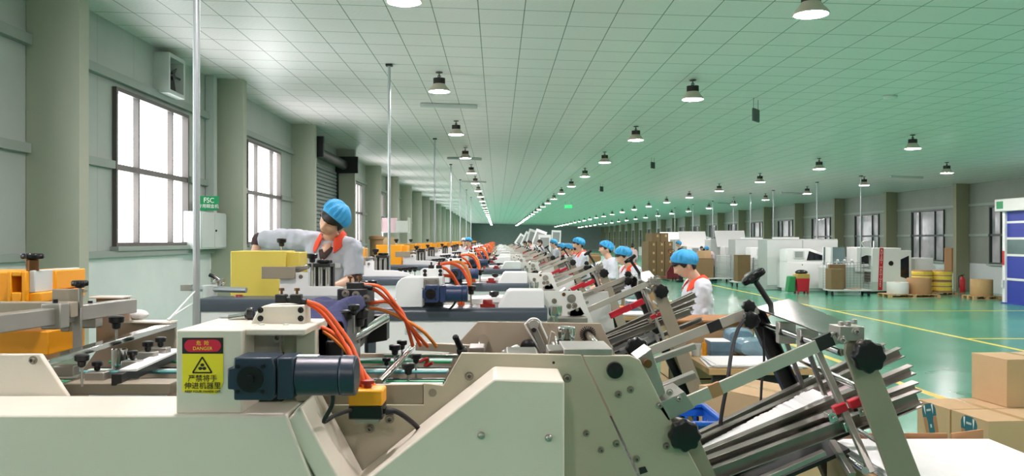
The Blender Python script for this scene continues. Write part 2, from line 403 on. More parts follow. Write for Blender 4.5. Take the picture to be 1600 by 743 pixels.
for k in range(-2, 24):                                  # steel columns, H section
    y = CL0+BAY*k; b = MB(); zt = ceil_z(-4.1)
    b.box(-3.92, -3.9, y-.09, y+.1, 0, zt); b.box(XL+.01, -3.91, y-.012, y+.012, 0, zt); b.box(XL+.005, XL+.02, y-.09, y+.1, 0, zt)
    b.box(XL+.02, -3.92, y-.09, y-.075, 0, zt)
    struct(b, 'column_left', M['column'])
for k in range(-6, 20):
    y = CR0+BAY*k; b = MB(); zt = ceil_z(15.5); b.box(15.3, 15.32, y-.1, y+.1, 0, zt); b.box(15.32, XR-.01, y-.1, y-.08, 0, zt); b.box(15.31, XR-.01, y-.01, y+.01, 0, zt)
    struct(b, 'column_right', M['column_r'])
    b = MB(); b.cyl((15.62, y+.28, 0), (15.62, y+.28, zt), .05, n=10); struct(b, 'trim_downpipe', M['offwhite'])
n = 1
for z in (2.55, 3.56):
    b = MB()
    for k in range(-2, 23):
        y = CL0+BAY*k
        if z < 3 and k != 2:
            b.box(XL, XL+.06, y+.12, y+1.68, z-.045, z+.045); b.box(XL, XL+.06, y+4.1, y+BAY-.1, z-.045, z+.045)
        elif k != 2: b.box(XL, XL+.07, y+.12, y+BAY-.1, z-.05, z+.05)
    struct(b, 'trim_%d' % n, M['girt']); n += 1
b = MB(); b.box(XL, XL+.07, Y0, CL0+BAY*2, 1.5, 1.57); b.box(XL, XL+.07, CL0+BAY*3, Y1, 1.5, 1.57); struct(b, 'trim_%d' % n, M['girt']); n += 1
for z in (1.85, 2.84):
    b = MB()
    for k in range(-6, 19):
        y = CR0+BAY*k
        if z < 2.5: b.box(XR-.05, XR, y+.12, y+1.46, z-.04, z+.04); b.box(XR-.05, XR, y+3.94, y+BAY-.12, z-.04, z+.04)
        else: b.box(XR-.05, XR, y+.12, y+BAY-.12, z-.04, z+.04)
    struct(b, 'trim_%d' % n, M['girt']); n += 1
# painted floor lines
def fline(x0, x1, y0, y1):
    b = MB(); b.box(x0, x1, y0, y1, 0, .0015); struct(b, 'floor_line', M['line'])
fline(4.72, 4.83, 2, 125); fline(8.0, 8.1, 5, 125); fline(8.1, 15.2, 14.8, 14.9); fline(8.1, 15.2, 20.6, 20.7); fline(3.1, 3.45, 10.2, 10.5)

# ------------------------------------------------------------------ high-bay lamps
ORD = ['first','second','third','fourth','fifth','sixth','seventh','eighth','ninth','tenth','eleventh','twelfth']
def lamp(x, y, label, far, group):
    zc = ceil_z(x); z = zc-.28
    t = empty('high_bay_lamp', (x, y, z), label, 'lamp', group)
    r = MB(); r.lathe([(.155, .0), (.16, .006), (.15, .025), (.105, .075), (.085, .105), (.082, .11), (.05, .112)], (x, y, z), n=28)
    r.build('reflector', M['lamp_skirt'], t)
    d = MB(); d.lathe([(.0, -.012), (.08, -.009), (.14, -.002), (.152, .003), (.0, .004)], (x, y, z), n=28); d.build('diffuser', M['lamp_on'], t)
    s = MB(); s.cyl((x, y, z+.11), (x, y, z+.19), .052)
    if not far:
        for k in range(24):
            a = 2*PI*k/24; c = Vector((x, y, z+.15)); q = Vector((math.cos(a), math.sin(a), 0))
            s.obox(c+q*.064, q, (-q.y, q.x, 0), (0, 0, 1), .02, .003, .04)
    else: s.cyl((x, y, z+.115), (x, y, z+.185), .08)
    s.build('heat_sink', M['lamp_sink'], t)
    h = MB(); h.cyl((x, y, z+.19), (x, y, zc-.004), .008, n=8); h.lathe([(.05, -.004), (.05, -.014), (.02, -.022)], (x, y, zc), n=12)
    pts = [(x+.02*math.cos(a), y, z+.215+.022*math.sin(a)) for a in [2*PI*i/8 for i in range(9)]]
    h.tube(pts, .006, 6, 0); h.build('hook', M['lamp_sink'], t)
    return t
LROWS = [(-.82, 'over the gluing machines'), (2.76, 'over the packing aisle'), (8.27, 'above the cartons'), (11.55, 'nearest the right-hand wall')]
LY = [-2.4, 2.6, 7.6]+[12.2+5.0*k for k in range(23)]  # near-end lamps are out of view, added to light camera-facing surfaces
for r, (x, where) in enumerate(LROWS):
    first = [2, 2, 4, 5][r]
    for i, y in enumerate(LY):
        k = i-first
        if 0 <= k < 9: lb, g = 'lit metal high-bay lamp, %s in view along the row %s' % (ORD[k], where), 'high-bay lamps '+where
        elif k < 0: lb, g = 'unseen lit high-bay lamp at the near end, row %s' % where, 'high-bay lamps out of view '+where
        else: lb, g = 'tiny lit high-bay lamp at the far end of the row %s' % where, 'far high-bay lamps '+where
        lamp(x, y, lb, i > 7, g)

# ------------------------------------------------------------------ ceiling fittings
def batten(x, y, L, lb):
    zc = ceil_z(x); b = MB(); b.obox((x, y, zc-.033), Vector((1, 0, -.0307)).normalized(), (0, 1, 0), Vector((.0307, 0, 1)).normalized(), L/2, .06, .03)
    tag(b.build('ceiling_batten', M['palegrey'], bevel=.012), lb, 'ceiling strip', 'grey ceiling strips')
for k, (x, y, lb) in enumerate([(-.85, 15.1, 'long grey ceiling strip behind the nearest small lamp'), (-.95, 25.0, 'grey ceiling strip crossing behind the third lamp over machines'),
        (-.95, 35, 'small grey ceiling strip far over the machine row'), (12.6, 26.6, 'grey ceiling strip near the right-hand windows'), (12.3, 36, 'grey ceiling strip farther along the right side'), (12.2, 46, 'farthest grey ceiling strip on the right side')]):
    batten(x, y, 1.0, lb)
def hang_sign(px, py, Y, w, h, lb, m, rz=0):
    c = P(px, py, Y); t = empty('hanging_sign', c, lb, 'sign')
    R = Matrix.Rotation(rz, 3, 'Z'); b = MB(); b.obox(c, R @ Vector((1,0,0)), R @ Vector((0,1,0)), (0,0,1), w/2, .015, h/2); b.build('panel', m, t, .003)
    b = MB(); zc = ceil_z(c.x)
    for s in (-.4, .4):
        q = R @ Vector((s*w, 0, 0)); b.cyl((c.x+q.x, c.y+q.y, c.z+h/2), (c.x+q.x, c.y+q.y, ceil_z(c.x+q.x)-.002), .004, n=6)
    b.build('hanger', M['lamp_sink'], t); return t, c
hang_sign(1181, 180, 13.6, .27, .2, 'dark square sign hanging from the ceiling right of the lamps', M['win_frame_r'], .95)
hang_sign(1020, 258, 23.3, .22, .17, 'small dark sign hanging between two lamp rows', M['win_frame_r'], .95)
hang_sign(940, 295, 34.3, .24, .2, 'smallest dark hanging sign far down the hall', M['win_frame_r'], .95)
t, c = hang_sign(888, 322.5, 50, .44, .2, 'green lit exit sign hanging far down the hall', mat('exit_green', (40,190,110), .5, emit=1.2))
text('EXIT', .17, M['sign_white'], t, c+Vector((0, -.017, 0)), name='lettering')
b = MB(); z = ceil_z(5.91); b.lathe([(.10, -.004), (.1, -.03), (.07, -.05), (.0, -.055)], (5.91, 13.0, z), n=24); tag(b.build('ceiling_detector', M['offwhite']), 'round white detector disc on the ceiling right of the hanging sign', 'detector')
# ------------------------------------------------------------------ things on the left wall and by it
def wallp(px, py, X):
    Y = X*F/(px-CX); return P(px, py, Y)
t = empty('exhaust_fan', (XL+.12, 11.35, 3.83), 'grey exhaust fan box high on the wall above the nearest window', 'exhaust fan')
b = MB(); y0, y1, z0, z1 = 11.05, 11.62, 3.58, 4.1
b.box(XL, XL+.2, y0, y0+.05, z0, z1); b.box(XL, XL+.2, y1-.05, y1, z0, z1); b.box(XL, XL+.2, y0+.05, y1-.05, z0, z0+.05); b.box(XL, XL+.2, y0+.05, y1-.05, z1-.05, z1); b.box(XL, XL+.02, y0+.05, y1-.05, z0+.05, z1-.05); b.build('casing', M['palegrey'], t)
b = MB(); c = Vector((XL+.1, (y0+y1)/2, (z0+z1)/2))
for k in range(4):
    a = k*PI/2+.4; q = Vector((0, math.cos(a), math.sin(a))); w_ = Vector((.5, -q.z, q.y)).normalized(); b.obox(c+q*.12, q, w_, q.cross(w_), .1, .065, .004)
b.build('blade', M['dark'], t)
b = MB(); b.cyl(c-Vector((.07, 0, 0)), c+Vector((.06, 0, 0)), .05, n=16); b.bar(c+Vector((.05, -.24, 0)), c+Vector((.05, .24, 0)), .02, .02); b.build('motor', M['dark'], t)
b = MB(); a0, a1 = (13.15-.55), 13.15-.02
t = empty('electrical_box', (XL+.2, 12.95, 1.7), 'pale grey electrical cabinet on the wall under the green sign, conduit rising from it', 'electrical box')
x0 = -4.15; ya = x0*F/(314-CX); yb = 13.22; za = EYE-(388-CY)*13.1/F; zb = EYE-(333-CY)*13.1/F
b = MB(); b.box(XL+.005, x0, ya, yb, za, zb); b.build('cabinet', M['palegrey'], t, .008)
b = MB(); b.box(x0, x0+.012, ya+.02, (ya+yb)/2-.005, za+.02, zb-.02); b.box(x0, x0+.012, (ya+yb)/2+.005, yb-.02, za+.02, zb-.02); b.build('door', M['palegrey'], t, .004)
b = MB(); b.box(XL+.005, XL+.14, yb-.22, yb-.08, zb, ceil_z(XL)-.005); b.build('conduit', M['palegrey'], t, .006)
b = MB(); b.cyl((x0+.012, (ya+yb)/2+.04, (za+zb)/2), (x0+.03, (ya+yb)/2+.04, (za+zb)/2), .015, n=12); b.build('handle', M['dark'], t)
t = empty('green_notice_board', P(326, 320, 12.2), 'green sign with white lettering on the wall above the electrical cabinet', 'sign')
c = P(325.5, 317.4, 12.35); R = Matrix.Rotation(-.05, 3, 'Y') @ Matrix.Rotation(.75, 3, 'Z')
wv, uv, nv = R @ Vector((1, 0, 0)), Vector((0.09, 0, 1)).normalized(), R @ Vector((0, -1, 0))
b = MB(); b.obox(c, wv, nv, uv, .155, .008, .105); b.build('board', M['green_sign'], t, .003)
b = MB(); b.bar(c-nv*.008, Vector((XL+.002, c.y+.1, c.z)), .02, .02); b.build('bracket', M['palegrey'], t)
for body, sz, dz in (('FSC', .1, .04), ('专用糊盒机', .062, -.045)):
    o = text(body, sz, M['sign_white'], t, c+nv*.0105+uv*dz, (PI/2, 0, .75))
b = MB(); c = wallp(335, 410, -4.38); b.box(XL, XL+.008, c.y-.13, c.y+.12, c.z-.1, c.z+.09)
o = b.build('wall_notice', M['sign_white'], None); tag(o, 'small pale notice with red print on the wall below the cabinet', 'notice')
b = MB(); b.box(XL+.008, XL+.0095, c.y-.1, c.y+.09, c.z-.06, c.z+.0); b.box(XL+.008, XL+.0095, c.y-.1, c.y+.09, c.z+.02, c.z+.06); b.build('print', mat('notice_red', (206,110,100), .6), o)
# roller shutter between the third and fourth columns
ys0, ys1 = CL0+2*BAY+.35, CL0+3*BAY-.35
t = empty('roller_shutter', (XL+.1, (ys0+ys1)/2, 0), 'grey roller shutter closed between columns on the left wall', 'roller shutter')
b = MB(); z = .02
while z < 3.45: b.prism([(XL+.02, z), (XL+.05, z+.02), (XL+.05, z+.075), (XL+.02, z+.095)], ys0, ys1); z += .095
b.build('curtain', M['shutter'], t)
b = MB(); b.cyl((XL+.24, ys0-.05, 3.72), (XL+.24, ys1+.05, 3.72), .13, n=20); b.build('roller_tube', M['dark'], t)
for y, nm in ((ys0-.1, 'end_bracket'), (ys1+.02, 'end_bracket')):
    b = MB(); b.box(XL+.01, XL+.62, y, y+.1, 3.5, 3.95); b.build(nm, M['dark'], t, .01)
for y in (ys0-.06, ys1):
    b = MB(); b.box(XL+.01, XL+.1, y, y+.06, 0, 3.5); b.build('guide_track', M['dark'], t)
t = empty('security_camera', P(503, 188, 18.0), 'small white security camera near the ceiling beside the third column', 'camera')
c = P(504, 188.5, 18.2); zc = ceil_z(c.x)
b = MB(); b.cyl((c.x, c.y, c.z), (c.x, c.y, zc-.003), .014, n=8); b.lathe([(.05, -.003), (.05, -.02), (.02, -.03)], (c.x, c.y, zc), n=14); b.build('bracket', M['offwhite'], t)
b = MB(); d = Vector((.75, -.6, -.25)).normalized(); b.cyl(c-d*.09, c+d*.1, .045, .048, 16); b.build('camera_body', M['white'], t)
b = MB(); b.cyl(c+d*.1, c+d*.112, .035, n=14); b.build('lens', M['black'], t)

# service poles over the machines
PX = -1.46
b = MB(); zc = ceil_z(PX)
def pole(x, y, z0, r, lb, g, m=M['galv']):
    zc = ceil_z(x); t = empty('service_pole', (x, y, z0), lb, 'pole', g)
    b = MB(); b.cyl((x, y, z0), (x, y, zc-.005), r, n=14); b.build('pipe', m, t)
    b = MB(); b.box(x-.045, x+.045, y-.045, y+.045, zc-.03, zc-.003); b.build('ceiling_plate', M['dark'], t)
    b = MB(); b.lathe([(r*2.6, 0), (r*2.6, .012), (r*1.5, .02), (r*1.3, .05)], (x, y, z0), n=16); b.build('floor_flange', M['galv'], t)
    return t
pole(-1.462, 4.2, 0, .0165, 'near silver conduit pole rising past the danger-sign machine to the ceiling', None)
for k, yy in enumerate([11.75, 20.35, 27.3, 34.3, 41.2, 48.4]):
    pole(-1.47, yy, 0, .02, ['thin steel pole to the ceiling, second along the machine row', 'thin steel pole to the ceiling, third along the machine row', 'thin steel pole to the ceiling, fourth along the machine row', 'faint steel pole far along the machine row, fifth', 'faint steel pole far along the machine row, sixth', 'faintest steel pole at the far end of the row'][k], 'steel poles over the machine row')
RX = 11.1
for k, (xx, yy, zz) in enumerate([(11.32, 26.9, 0), (11.1, 30, 1.722), (11.15, 34.9, 1.722), (10.9, 37.2, 1.722), (11.1, 40.6, 0), (11.1, 44.5, 0), (11.1, 49, 0), (11.1, 54, 0), (11.1, 60, 0)]):
    pole(xx, yy, zz, .019, 'thin pole down to the white inspection machines, %s from the right' % ORD[k], 'poles over the inspection machines')
# ties (white cords) from the near pole
b = MB(); a = P(300, 474, 4.18); q = P(262, 499, 3.32); b.tube([a, q], .004, 6, 0); a2 = P(304, 455, 4.17)
b.tube([a2, q+Vector((.004, 0, .0))], .004, 6, 0)
tag(b.build('tie_cord', M['white'], None), 'white cord tied from the near pole down to the cream machine', 'cord')

# ------------------------------------------------------------------ gluing machines
def bolt(mb, px, py, Y, r=.009, d=.012, washer=True):
    c = P(px, py, Y)
    if washer: mb.cyl(c, c-Vector((0, .002, 0)), r*1.7, n=16)
    mb.lathe([(r, 0), (r, d), (r*.62, d), (r*.6, .003), (0, .003)], c, (0, -1, 0), 14)
YN, YF = 2.42, 3.34
def bolts(par, pts, Y, r=.009, d=.012, m=None):
    for q in pts:
        k = MB(); bolt(k, q[0], q[1], Y, r, d); k.build('bolt', m or M['bolt'], par)

def star_knob(parent, px, py, Y, r, h, axis=(0, -1, 0), name='star_knob', stem=None, mk=None):
    c = P(px, py, Y) if not isinstance(px, Vector) else px
    b = MB(); b.knob(c, axis, r, h); o = b.build(name, mk or M['black'], parent, .0015)
    if stem:
        q = MB(); q.cyl(c, c-Vector(axis).normalized()*stem, r*.22, n=10); q.build('screw', M['steel'], o)
    return o
def t_knob(parent, px, py, Y, s=1.0, stem=.05):       # black clamping knob on an upright screw
    c = P(px, py, Y); b = MB(); b.lathe([(.006*s, -.004), (.011*s, 0), (.012*s, .012*s), (.02*s, .016*s), (.021*s, .03*s), (.017*s, .033*s), (0, .033*s)], c, n=18)
    o = b.build('clamp_knob', M['black'], parent)
    q = MB(); q.cyl(c-Vector((0, 0, stem)), c, .004*s, n=8); q.build('screw', M['steel'], o); return o

def delivery(t, dx=0, style=0):
    """inclined steel delivery at the right-hand end, worked out on the nearest machine"""
    st, sa, ch, al = M['steel'], M['satin'], M['chrome'], M['alu']
    yn, yf = 2.47, 3.3
    b = MB(); b.bar(P(1062, 633, yn), P(1306, 527, yn), .012, .036); b.build('near_arm', M['bright'], t, .0015)
    b = MB(); b.bar(P(1000, 554, yf), P(1184, 482, yf), .012, .036); b.build('far_arm', M['bright'], t, .0015)
    # legs: flat plate near, channel far, both down to the floor
    b = MB(); b.pprism([(1318, 551), (1320, 536), (1336, 524), (1348, 531), (1376, 588), (1478, 850), (1668, 1310), (1604, 1310), (1425, 850), (1387, 743)], yn, yn-.012, yn+.004); b.build('near_leg', sa, t, .0015)
    a0, a1 = P(1181, 489, yf), P(1240, 615, yf); e = a1+(a1-a0)*((0-a1.z)/(a1.z-a0.z))
    b = MB(); b.chan(a0, e, .05, .06, .006, up=(1, 0, .4)); b.build('far_leg', M['dark'], t, .001)
    # cross plate at the top
    p = [P(1303, 521, 2.46), P(1318, 508, 2.5), P(1242, 467, yf+.02), P(1181, 479, yf+.02)]
    A, B_, C_, D_ = P(1298, 524, 2.46), P(1330, 505, 2.46), P(1232, 466, yf+.03), P(1180, 480, yf+.03)
    b = MB(); b.extr([A, B_, C_, D_], (0, 0, -.006)); b.build('top_plate', M['plate_steel'], t, .001)
    b = MB(); b.box(P(1308, 0, 2.46).x, P(1346, 0, 2.46).x, 2.44, 2.52, P(0, 531, 2.46).z, P(0, 509, 2.46).z)
    for q in ((1314, 507), (1335, 503), (1325, 506)):
        c = P(q[0], q[1], 2.48); b.cyl(c-Vector((0, 0, .005)), c+Vector((0, 0, .009)), .008, n=10)
    for q in ((1315, 531), (1337, 518), (1344, 536)): bolt(b, q[0], q[1], 2.44, .007)
    b.build('corner_block', st, t, .0015)
    # knobs
    star_knob(t, 1352, 555, 2.44, .045, .04, stem=.05)
    star_knob(t, 1067, 677, 2.42, .043, .04, stem=.05)
    star_knob(t, 1171, 499, yf-.03, .032, .035); star_knob(t, 1168, 478, yf+.02, .026, .03); star_knob(t, 994, 543, yf-.06, .042, .04)
    # hand wheel on its stem
    k = P(1177, 434, yf); q = P(1202, 472, yf); d = (k-q).normalized()
    b = MB(); b.cyl(q-d*.03, k, .011, n=12); o = b.build('hand_wheel_stem', M['dark'], t)
    b = MB(); b.knob(k-d*.008, d, .042, .03, 3, .3); b.build('hand_wheel', M['black'], o, .002)
    # cross shafts running in depth
    for n_, (u, v, r) in enumerate([((1314, 550), (1190, 505), .011), ((1337, 603), (1247, 560), .010), ((1352, 735), (1268, 672), .011), ((1372, 690), (1290, 640), .007)]):
        b = MB(); b.cyl(P(u[0], u[1], 2.48), P(v[0], v[1], yf), r, n=14); b.build('cross_shaft', ch, t)
    # sliding clamps on the upper shaft
    for (px, py, Y) in ((1228, 519, 3.05), (1262, 531, 2.82)):
        c = P(px, py, Y); b = MB(); b.obox(c, (1,0,0), (0,1,0), (0,0,1), .03, .02, .038); o = b.build('shaft_clamp', st, t, .003)
        s = MB(); s.cyl(c+Vector((-.03, -.02, .005)), c+Vector((.055, -.03, -.012)), .011, n=10); s.build('locking_screw', M['dark'], o)
        s = MB(); s.bar(c+Vector((.0, 0, -.03)), c+Vector((.075, 0, -.23)), .022, .012, up=(1,0,0)); s.build('hanger_bar', al, o, .001)
    # slim braces
    b = MB(); b.bar(P(1276, 545, 2.62), P(1362, 738, 2.5), .016, .02, up=(1,0,0)); b.build('brace', st, t, .002)
    b = MB(); b.bar(P(1300, 690, 2.75), P(1332, 742, 2.6), .02, .02, up=(1,0,0)); b.build('brace', st, t, .002)
    # long inclined guide rails
    R = [((1085, 684), (1384, 541), 3.1, .034, .030), ((1088, 693), (1408, 549), 2.95, .034, .034), ((1094, 712), (1425, 576), 2.78, .04, .030), ((1100, 724), (1433, 602), 2.66, .045, .030), ((1104, 744), (1436, 619), 2.58, .03, .040), ((1130, 700), (1334, 603), 3.2, .03, .024), ((1100, 760), (1434, 628), 2.9, .05, .026)]
    for u, v, Y, ww, hh in R:
        b = MB(); b.chan(P(u[0], u[1], Y), P(v[0], v[1], Y), ww, hh, .004); b.build('guide_rail', al, t, .0008)
    b = MB(); b.bar(P(1104, 760, 2.9), P(1290, 680, 2.9), .4, .012); b.build('rail_bed', M['dark'], t)
    b = MB(); b.bar(P(1190, 748, 2.62), P(1288, 706, 2.62), .03, .014); b.build('stop_bar', st, t, .001)
    # red grips and their clamps
    for (px, py, Y) in ((1312, 637, 2.56), (1336, 628, 2.56)):
        c = P(px, py, Y); d = (P(1400, 600, Y)-P(1300, 640, Y)).normalized(); s_ = Vector((0, 1, 0)); u_ = d.cross(s_)
        b = MB(); b.obox(c, d, s_, u_, .02, .012, .013); b.build('red_grip', M['red'], t, .003)
    for (px, py) in ((1352, 612), (1298, 650), (1322, 664), (1344, 640)):
        c = P(px, py, 2.57); b = MB(); b.obox(c, (1,0,.3), (0,1,0), (-.3,0,1), .012, .02, .014); b.cyl(c+Vector((0, -.03, 0)), c+Vector((0, .02, 0)), .006, n=10); b.build('rail_clamp', ch, t, .002)
    # brackets that fix the delivery on the side plate
    b = MB(); b.pprism([(990, 556), (1012, 540), (1034, 608), (1018, 620), (1013, 600)], 2.5, 2.44, 2.56); o = b.build('mounting_bracket', st, t, .002)
    s = MB(); c = P(1010, 566, 2.44); s.cyl(c, c-Vector((0, .025, 0)), .012, n=14); s.build('copper_plug', M['brass'], o)
    b = MB(); b.pprism([(1018, 622), (1060, 604), (1076, 628), (1036, 648)], 2.5, 2.42, 2.62)
    for q in ((1030, 633), (1060, 622), (1046, 612)): bolt(b, q[0], q[1], 2.42, .006)
    b.build('mounting_bracket', st, t, .002)
    b = MB(); b.pprism([(1034, 645), (1076, 655), (1112, 735), (1200, 960), (1150, 960), (1062, 735)], 2.5, 2.455, 2.50); b.build('lower_bracket', M['satin'], t, .002)
    b = MB(); b.bar(P(1016, 612, 2.6), P(1086, 584, 2.6), .04, .02); b.build('link_bar', st, t, .002)
    b = MB(); b.bar(P(1000, 570, 2.9), P(1086, 540, 2.9), .03, .02); b.build('link_bar', st, t, .002)

def hoses(t, paths, r=.006):
    for i, p in enumerate(paths):
        b = MB(); b.tube([P(*q) for q in p], r, 10, 8); b.build('air_hose', M['hose2'] if i % 4 == 3 else M['hose'], t)

def motor(t, px0, px1, pyc, Y, m, k=1.0):
    c0 = P(px0, pyc, Y); c1 = P(px1, pyc, Y); L = (c1-c0).length; r = .05*k
    x0, z = c0.x, c0.z
    b = MB(); s = r*1.02; g = .3*s      # chamfered gear head facing the camera
    a0, a1 = x0, x0+L*.38
    b.prism([(a0, z-s*.5), (a0+g, z-s*.5), (a0+g, z-s), (a1-g*.5, z-s), (a1, z-s*.6), (a1, z+s*.6), (a1-g*.5, z+s), (a0+g, z+s), (a0+g*.9, z+s*.55), (a0, z+s*.5)], Y-.055*k, Y+.05*k)
    o = b.build('gear_motor', m, t, .004)
    b = MB(); cc = Vector(((a0+a1)/2-.002, Y-.055*k, z)); b.cyl(cc, cc-Vector((0, .006, 0)), r*.62, n=24); b.cyl(cc-Vector((0, .006, 0)), cc-Vector((0, .014, 0)), r*.22, n=16)
    for q in ((-.8, .8), (.8, .8), (-.8, -.8), (.8, -.8)):
        e = cc+Vector((q[0]*r*.75, 0, q[1]*r*.75)); b.cyl(e, e-Vector((0, .004, 0)), .005, n=8)
    b.build('gear_cover', M['black'], o)
    b = MB(); b.box(a1+.002, x0+L*.52, Y-.05*k, Y+.05*k, z-s*.98, z+s*.98); b.build('gear_flange', m, o, .004)
    b = MB(); b.cyl((x0+L*.52, Y, z), (x0+L*.87, Y, z), r*.97, n=36); b.build('motor_body', m, o, .002)
    b = MB(); b.cyl((x0+L*.87, Y, z), (x0+L, Y, z), r*1.0, r*.97, n=36); b.build('end_cap', m, o, .005)
    b = MB(); b.obox((x0+L*.6, Y-.0, z+r*.965), (1,0,0), (0,1,0), (0,0,1), .026, .014, .0015); b.build('highlight_patch', M['paper'], o)  # white patch painting the bright reflection on top of the motor
    return o
def rods(t, px0, px1, Ys, Z, cols, r=.007):
    for i, Y in enumerate(Ys):
        b = MB(); x0 = (px0-CX)*2.9/F; x1 = (px1-CX)*2.9/F; z = Z-.006*(i % 3)
        b.bar((x0, Y, z), (x1, Y, z), .026, .008); b.build('conveyor_belt', cols[i % len(cols)], t, .002)

# ---- the nearest, cream machine
T1 = empty('gluing_machine', (0, 2.9, 0), 'cream gluing machine nearest the camera, with yellow danger sign and navy motor', 'machine', 'gluing machines in the long row')
t = T1
zb = 1.264
b = MB(); b.prism([(-3.2, 0), (-.42, 0), (-.42, 1.0), (-.525, zb), (-3.2, zb)], 2.15, 2.415); b.build('lower_body', M['cream'], t, .006)
b = MB(); b.pprism([(452, 654), (474, 628), (560, 790), (530, 800)], 2.2, 2.16, 2.40); b.build('bent_cover', M['cream'], t, .006)
# near side plate with its seam, plugs and bolts
plate = [(440, 632), (662, 632), (662, 598), (692, 602), (721, 551), (908, 554), (1004, 760), (1004, 1300), (440, 1300)]
b = MB(); b.pprism(plate, YN, YN, YN+.02); sp = b.build('side_plate', M['plate'], t, .002)
bolts(sp, ((733, 587), (578, 669), (609, 654), (886, 590)), YN, .0075); bolts(sp, ((916, 676), (939, 702)), YN, .0055)
b = MB(); c = P(676, 613, YN); b.cyl(c, c-Vector((0, .002, 0)), .0115, n=20); b.build('round_plug', M['bolt'], sp)
b = MB(); c = P(865, 566, YN); b.cyl(c, c-Vector((0, .0012, 0)), .004, n=12); b.build('tapped_hole', M['black'], sp)
plate2 = [(911, 555), (985, 555), (1000, 562), (1040, 640), (1095, 740), (1190, 950), (1190, 1300), (1010, 1300), (1008, 760)]
b = MB(); b.pprism(plate2, YN, YN, YN+.02); sp2 = b.build('end_plate', M['plate'], t, .002)
bolts(sp2, ((966, 615), (985, 608), (963, 692), (1041, 696), (994, 716)), YN, .006)
b = MB(); c = P(960, 577, YN); b.lathe([(.022, 0), (.024, .008), (.022, .02), (.0, .022)], c, (0, -1, 0), 24); b.build('rubber_plug', M['black'], sp2)
b = MB(); b.pprism([(998, 730), (1008, 728), (1012, 736), (1000, 740)], YN, YN-.004, YN); b.build('slot_plate', M['dark'], sp2)
# light shining through the seam is the floor beyond: the seam itself is a real gap
# sloped hood
hood = [(589, 735), (772, 591), (882, 595), (882, 1000), (520, 1000), (520, 790)]
b = MB(); b.pprism(hood, 2.2, 2.2, YN-.002); hd = b.build('hood', M['cream'], t, .006, seg=3)
for q in ((752, 679), (857, 683)):
    c = P(q[0], q[1], 2.2); b = MB(); b.ball(c-Vector((0, .004, 0)), .0095, .009, .0095, 14, 8); b.build('hood_screw', M['steel'], hd)
# far side plate and its fittings
far = [(700, 552), (747, 502), (939, 505), (962, 555), (1010, 760), (1010, 1100), (300, 1100), (300, 552)]
b = MB(); b.pprism(far, YF, YF, YF+.02); fp = b.build('far_side_plate', M['tan'], t, .002)
b = MB(); b.pprism([(120, 590), (150, 548), (150, 463), (200, 463), (204, 500), (272, 502), (278, 560), (330, 570), (330, 1000), (-300, 1000), (-300, 590)], YF, YF, YF+.02)
b.build('far_side_plate', M['tan'], t, .002)
b = MB(); b.pprism([(150, 462), (201, 462), (201, 464.5), (150, 464.5)], YF, YF-.06, YF+.03); b.pprism([(201, 499.5), (274, 501), (274, 503.5), (201, 502)], YF, YF-.05, YF+.03); b.build('plate_edge', M['cream'], t, .001)
ib = MB(); ib.box(-3.1, .62, YN+.03, YF-.005, 1.0, 1.02); ib.build('inner_tray', M['dark'], t)
b = MB(); b.cyl(P(834, 507, YF-.005), P(834, 507, YF-.03), .02, n=24); b.pprism([(829, 511), (839, 510), (856, 549), (845, 550)], YF-.02, YF-.03, YF-.005); o = b.build('belt_arm', M['steel'], t, .002)
s = MB(); pts = [P(834+12*math.sin(a), 509-12*math.cos(a), YF-.02) for a in [x*PI/8-PI/2 for x in range(9)]]; s.tube([P(850, 556, YF-.02)]+[P(822, 511, YF-.02)]+pts[1:-1]+[P(846, 508, YF-.02), P(866, 552, YF-.02)], .004, 6, 3); s.build('drive_belt', M['offwhite'], o)
c = P(834, 515, YF-.035); s = MB(); s.cyl(c, c-Vector((0, .01, 0)), .009, n=16); s.build('pulley_bolt', M['dark'], o)
for (px, py, r, Y0_, m_, nm) in ((755, 530, .021, 3.1, M['chrome'], 'roller'), (825, 546, .016, 3.05, M['chrome'], 'roller')):
    c = P(px, py, YF-.004); b = MB(); b.cyl(c, (c.x-.02 if px < 800 else c.x+.01, Y0_-.3, c.z-.03), r, n=20); b.build(nm, m_, t, .003)
c = P(825, 541, YF-.006); b = MB(); b.lathe([(.02, 0), (.03, .004), (.03, .03), (.02, .034)], c, (0, -1, 0), 24); b.build('bearing_ring', M['black'], t)
c = P(918, 521, YF-.004); b = MB(); b.cyl(c, c-Vector((0, .012, 0)), .019, n=20)
for k in range(22):
    a = 2*PI*k/22; q = Vector((math.cos(a), 0, math.sin(a))); b.bar(c-Vector((0, .006, 0))+q*.018, c-Vector((0, .006, 0))+q*.031, .0025, .004)
o = b.build('dial', M['black'], t)
s = MB(); s.cyl(c, P(944, 553, 2.75), .014, n=16); s.build('dial_shaft', M['chrome'], o)
b = MB(); c = P(885, 527, 2.95); b.lathe([(.01, -.045), (.012, -.015), (.026, -.01), (.03, .0), (.03, .034), (.026, .037), (.0, .037)], c, n=24); b.build('adjusting_knob', M['chrome'], t, .001)
b = MB(); b.pprism([(880, 543), (955, 543), (955, 553.5), (880, 553.5)], 2.45, 2.425, 2.62); b.build('top_bar', M['steel'], t, .002)
b = MB(); b.pprism([(852, 553), (861, 516), (867, 519), (866, 553)], 2.95, 2.92, 2.95); b.build('bearing_plate', M['satin'], t, .001)
b = MB(); b.cyl(P(864, 530, 3.1), P(871, 549, 2.72), .02, n=20); b.build('roller', M['chrome'], t, .003)
b = MB(); b.pprism([(855, 543), (880, 543), (880, 552), (855, 552)], 2.5, 2.45, 2.58); b.build('bearing_block', M['alu'], t, .003)
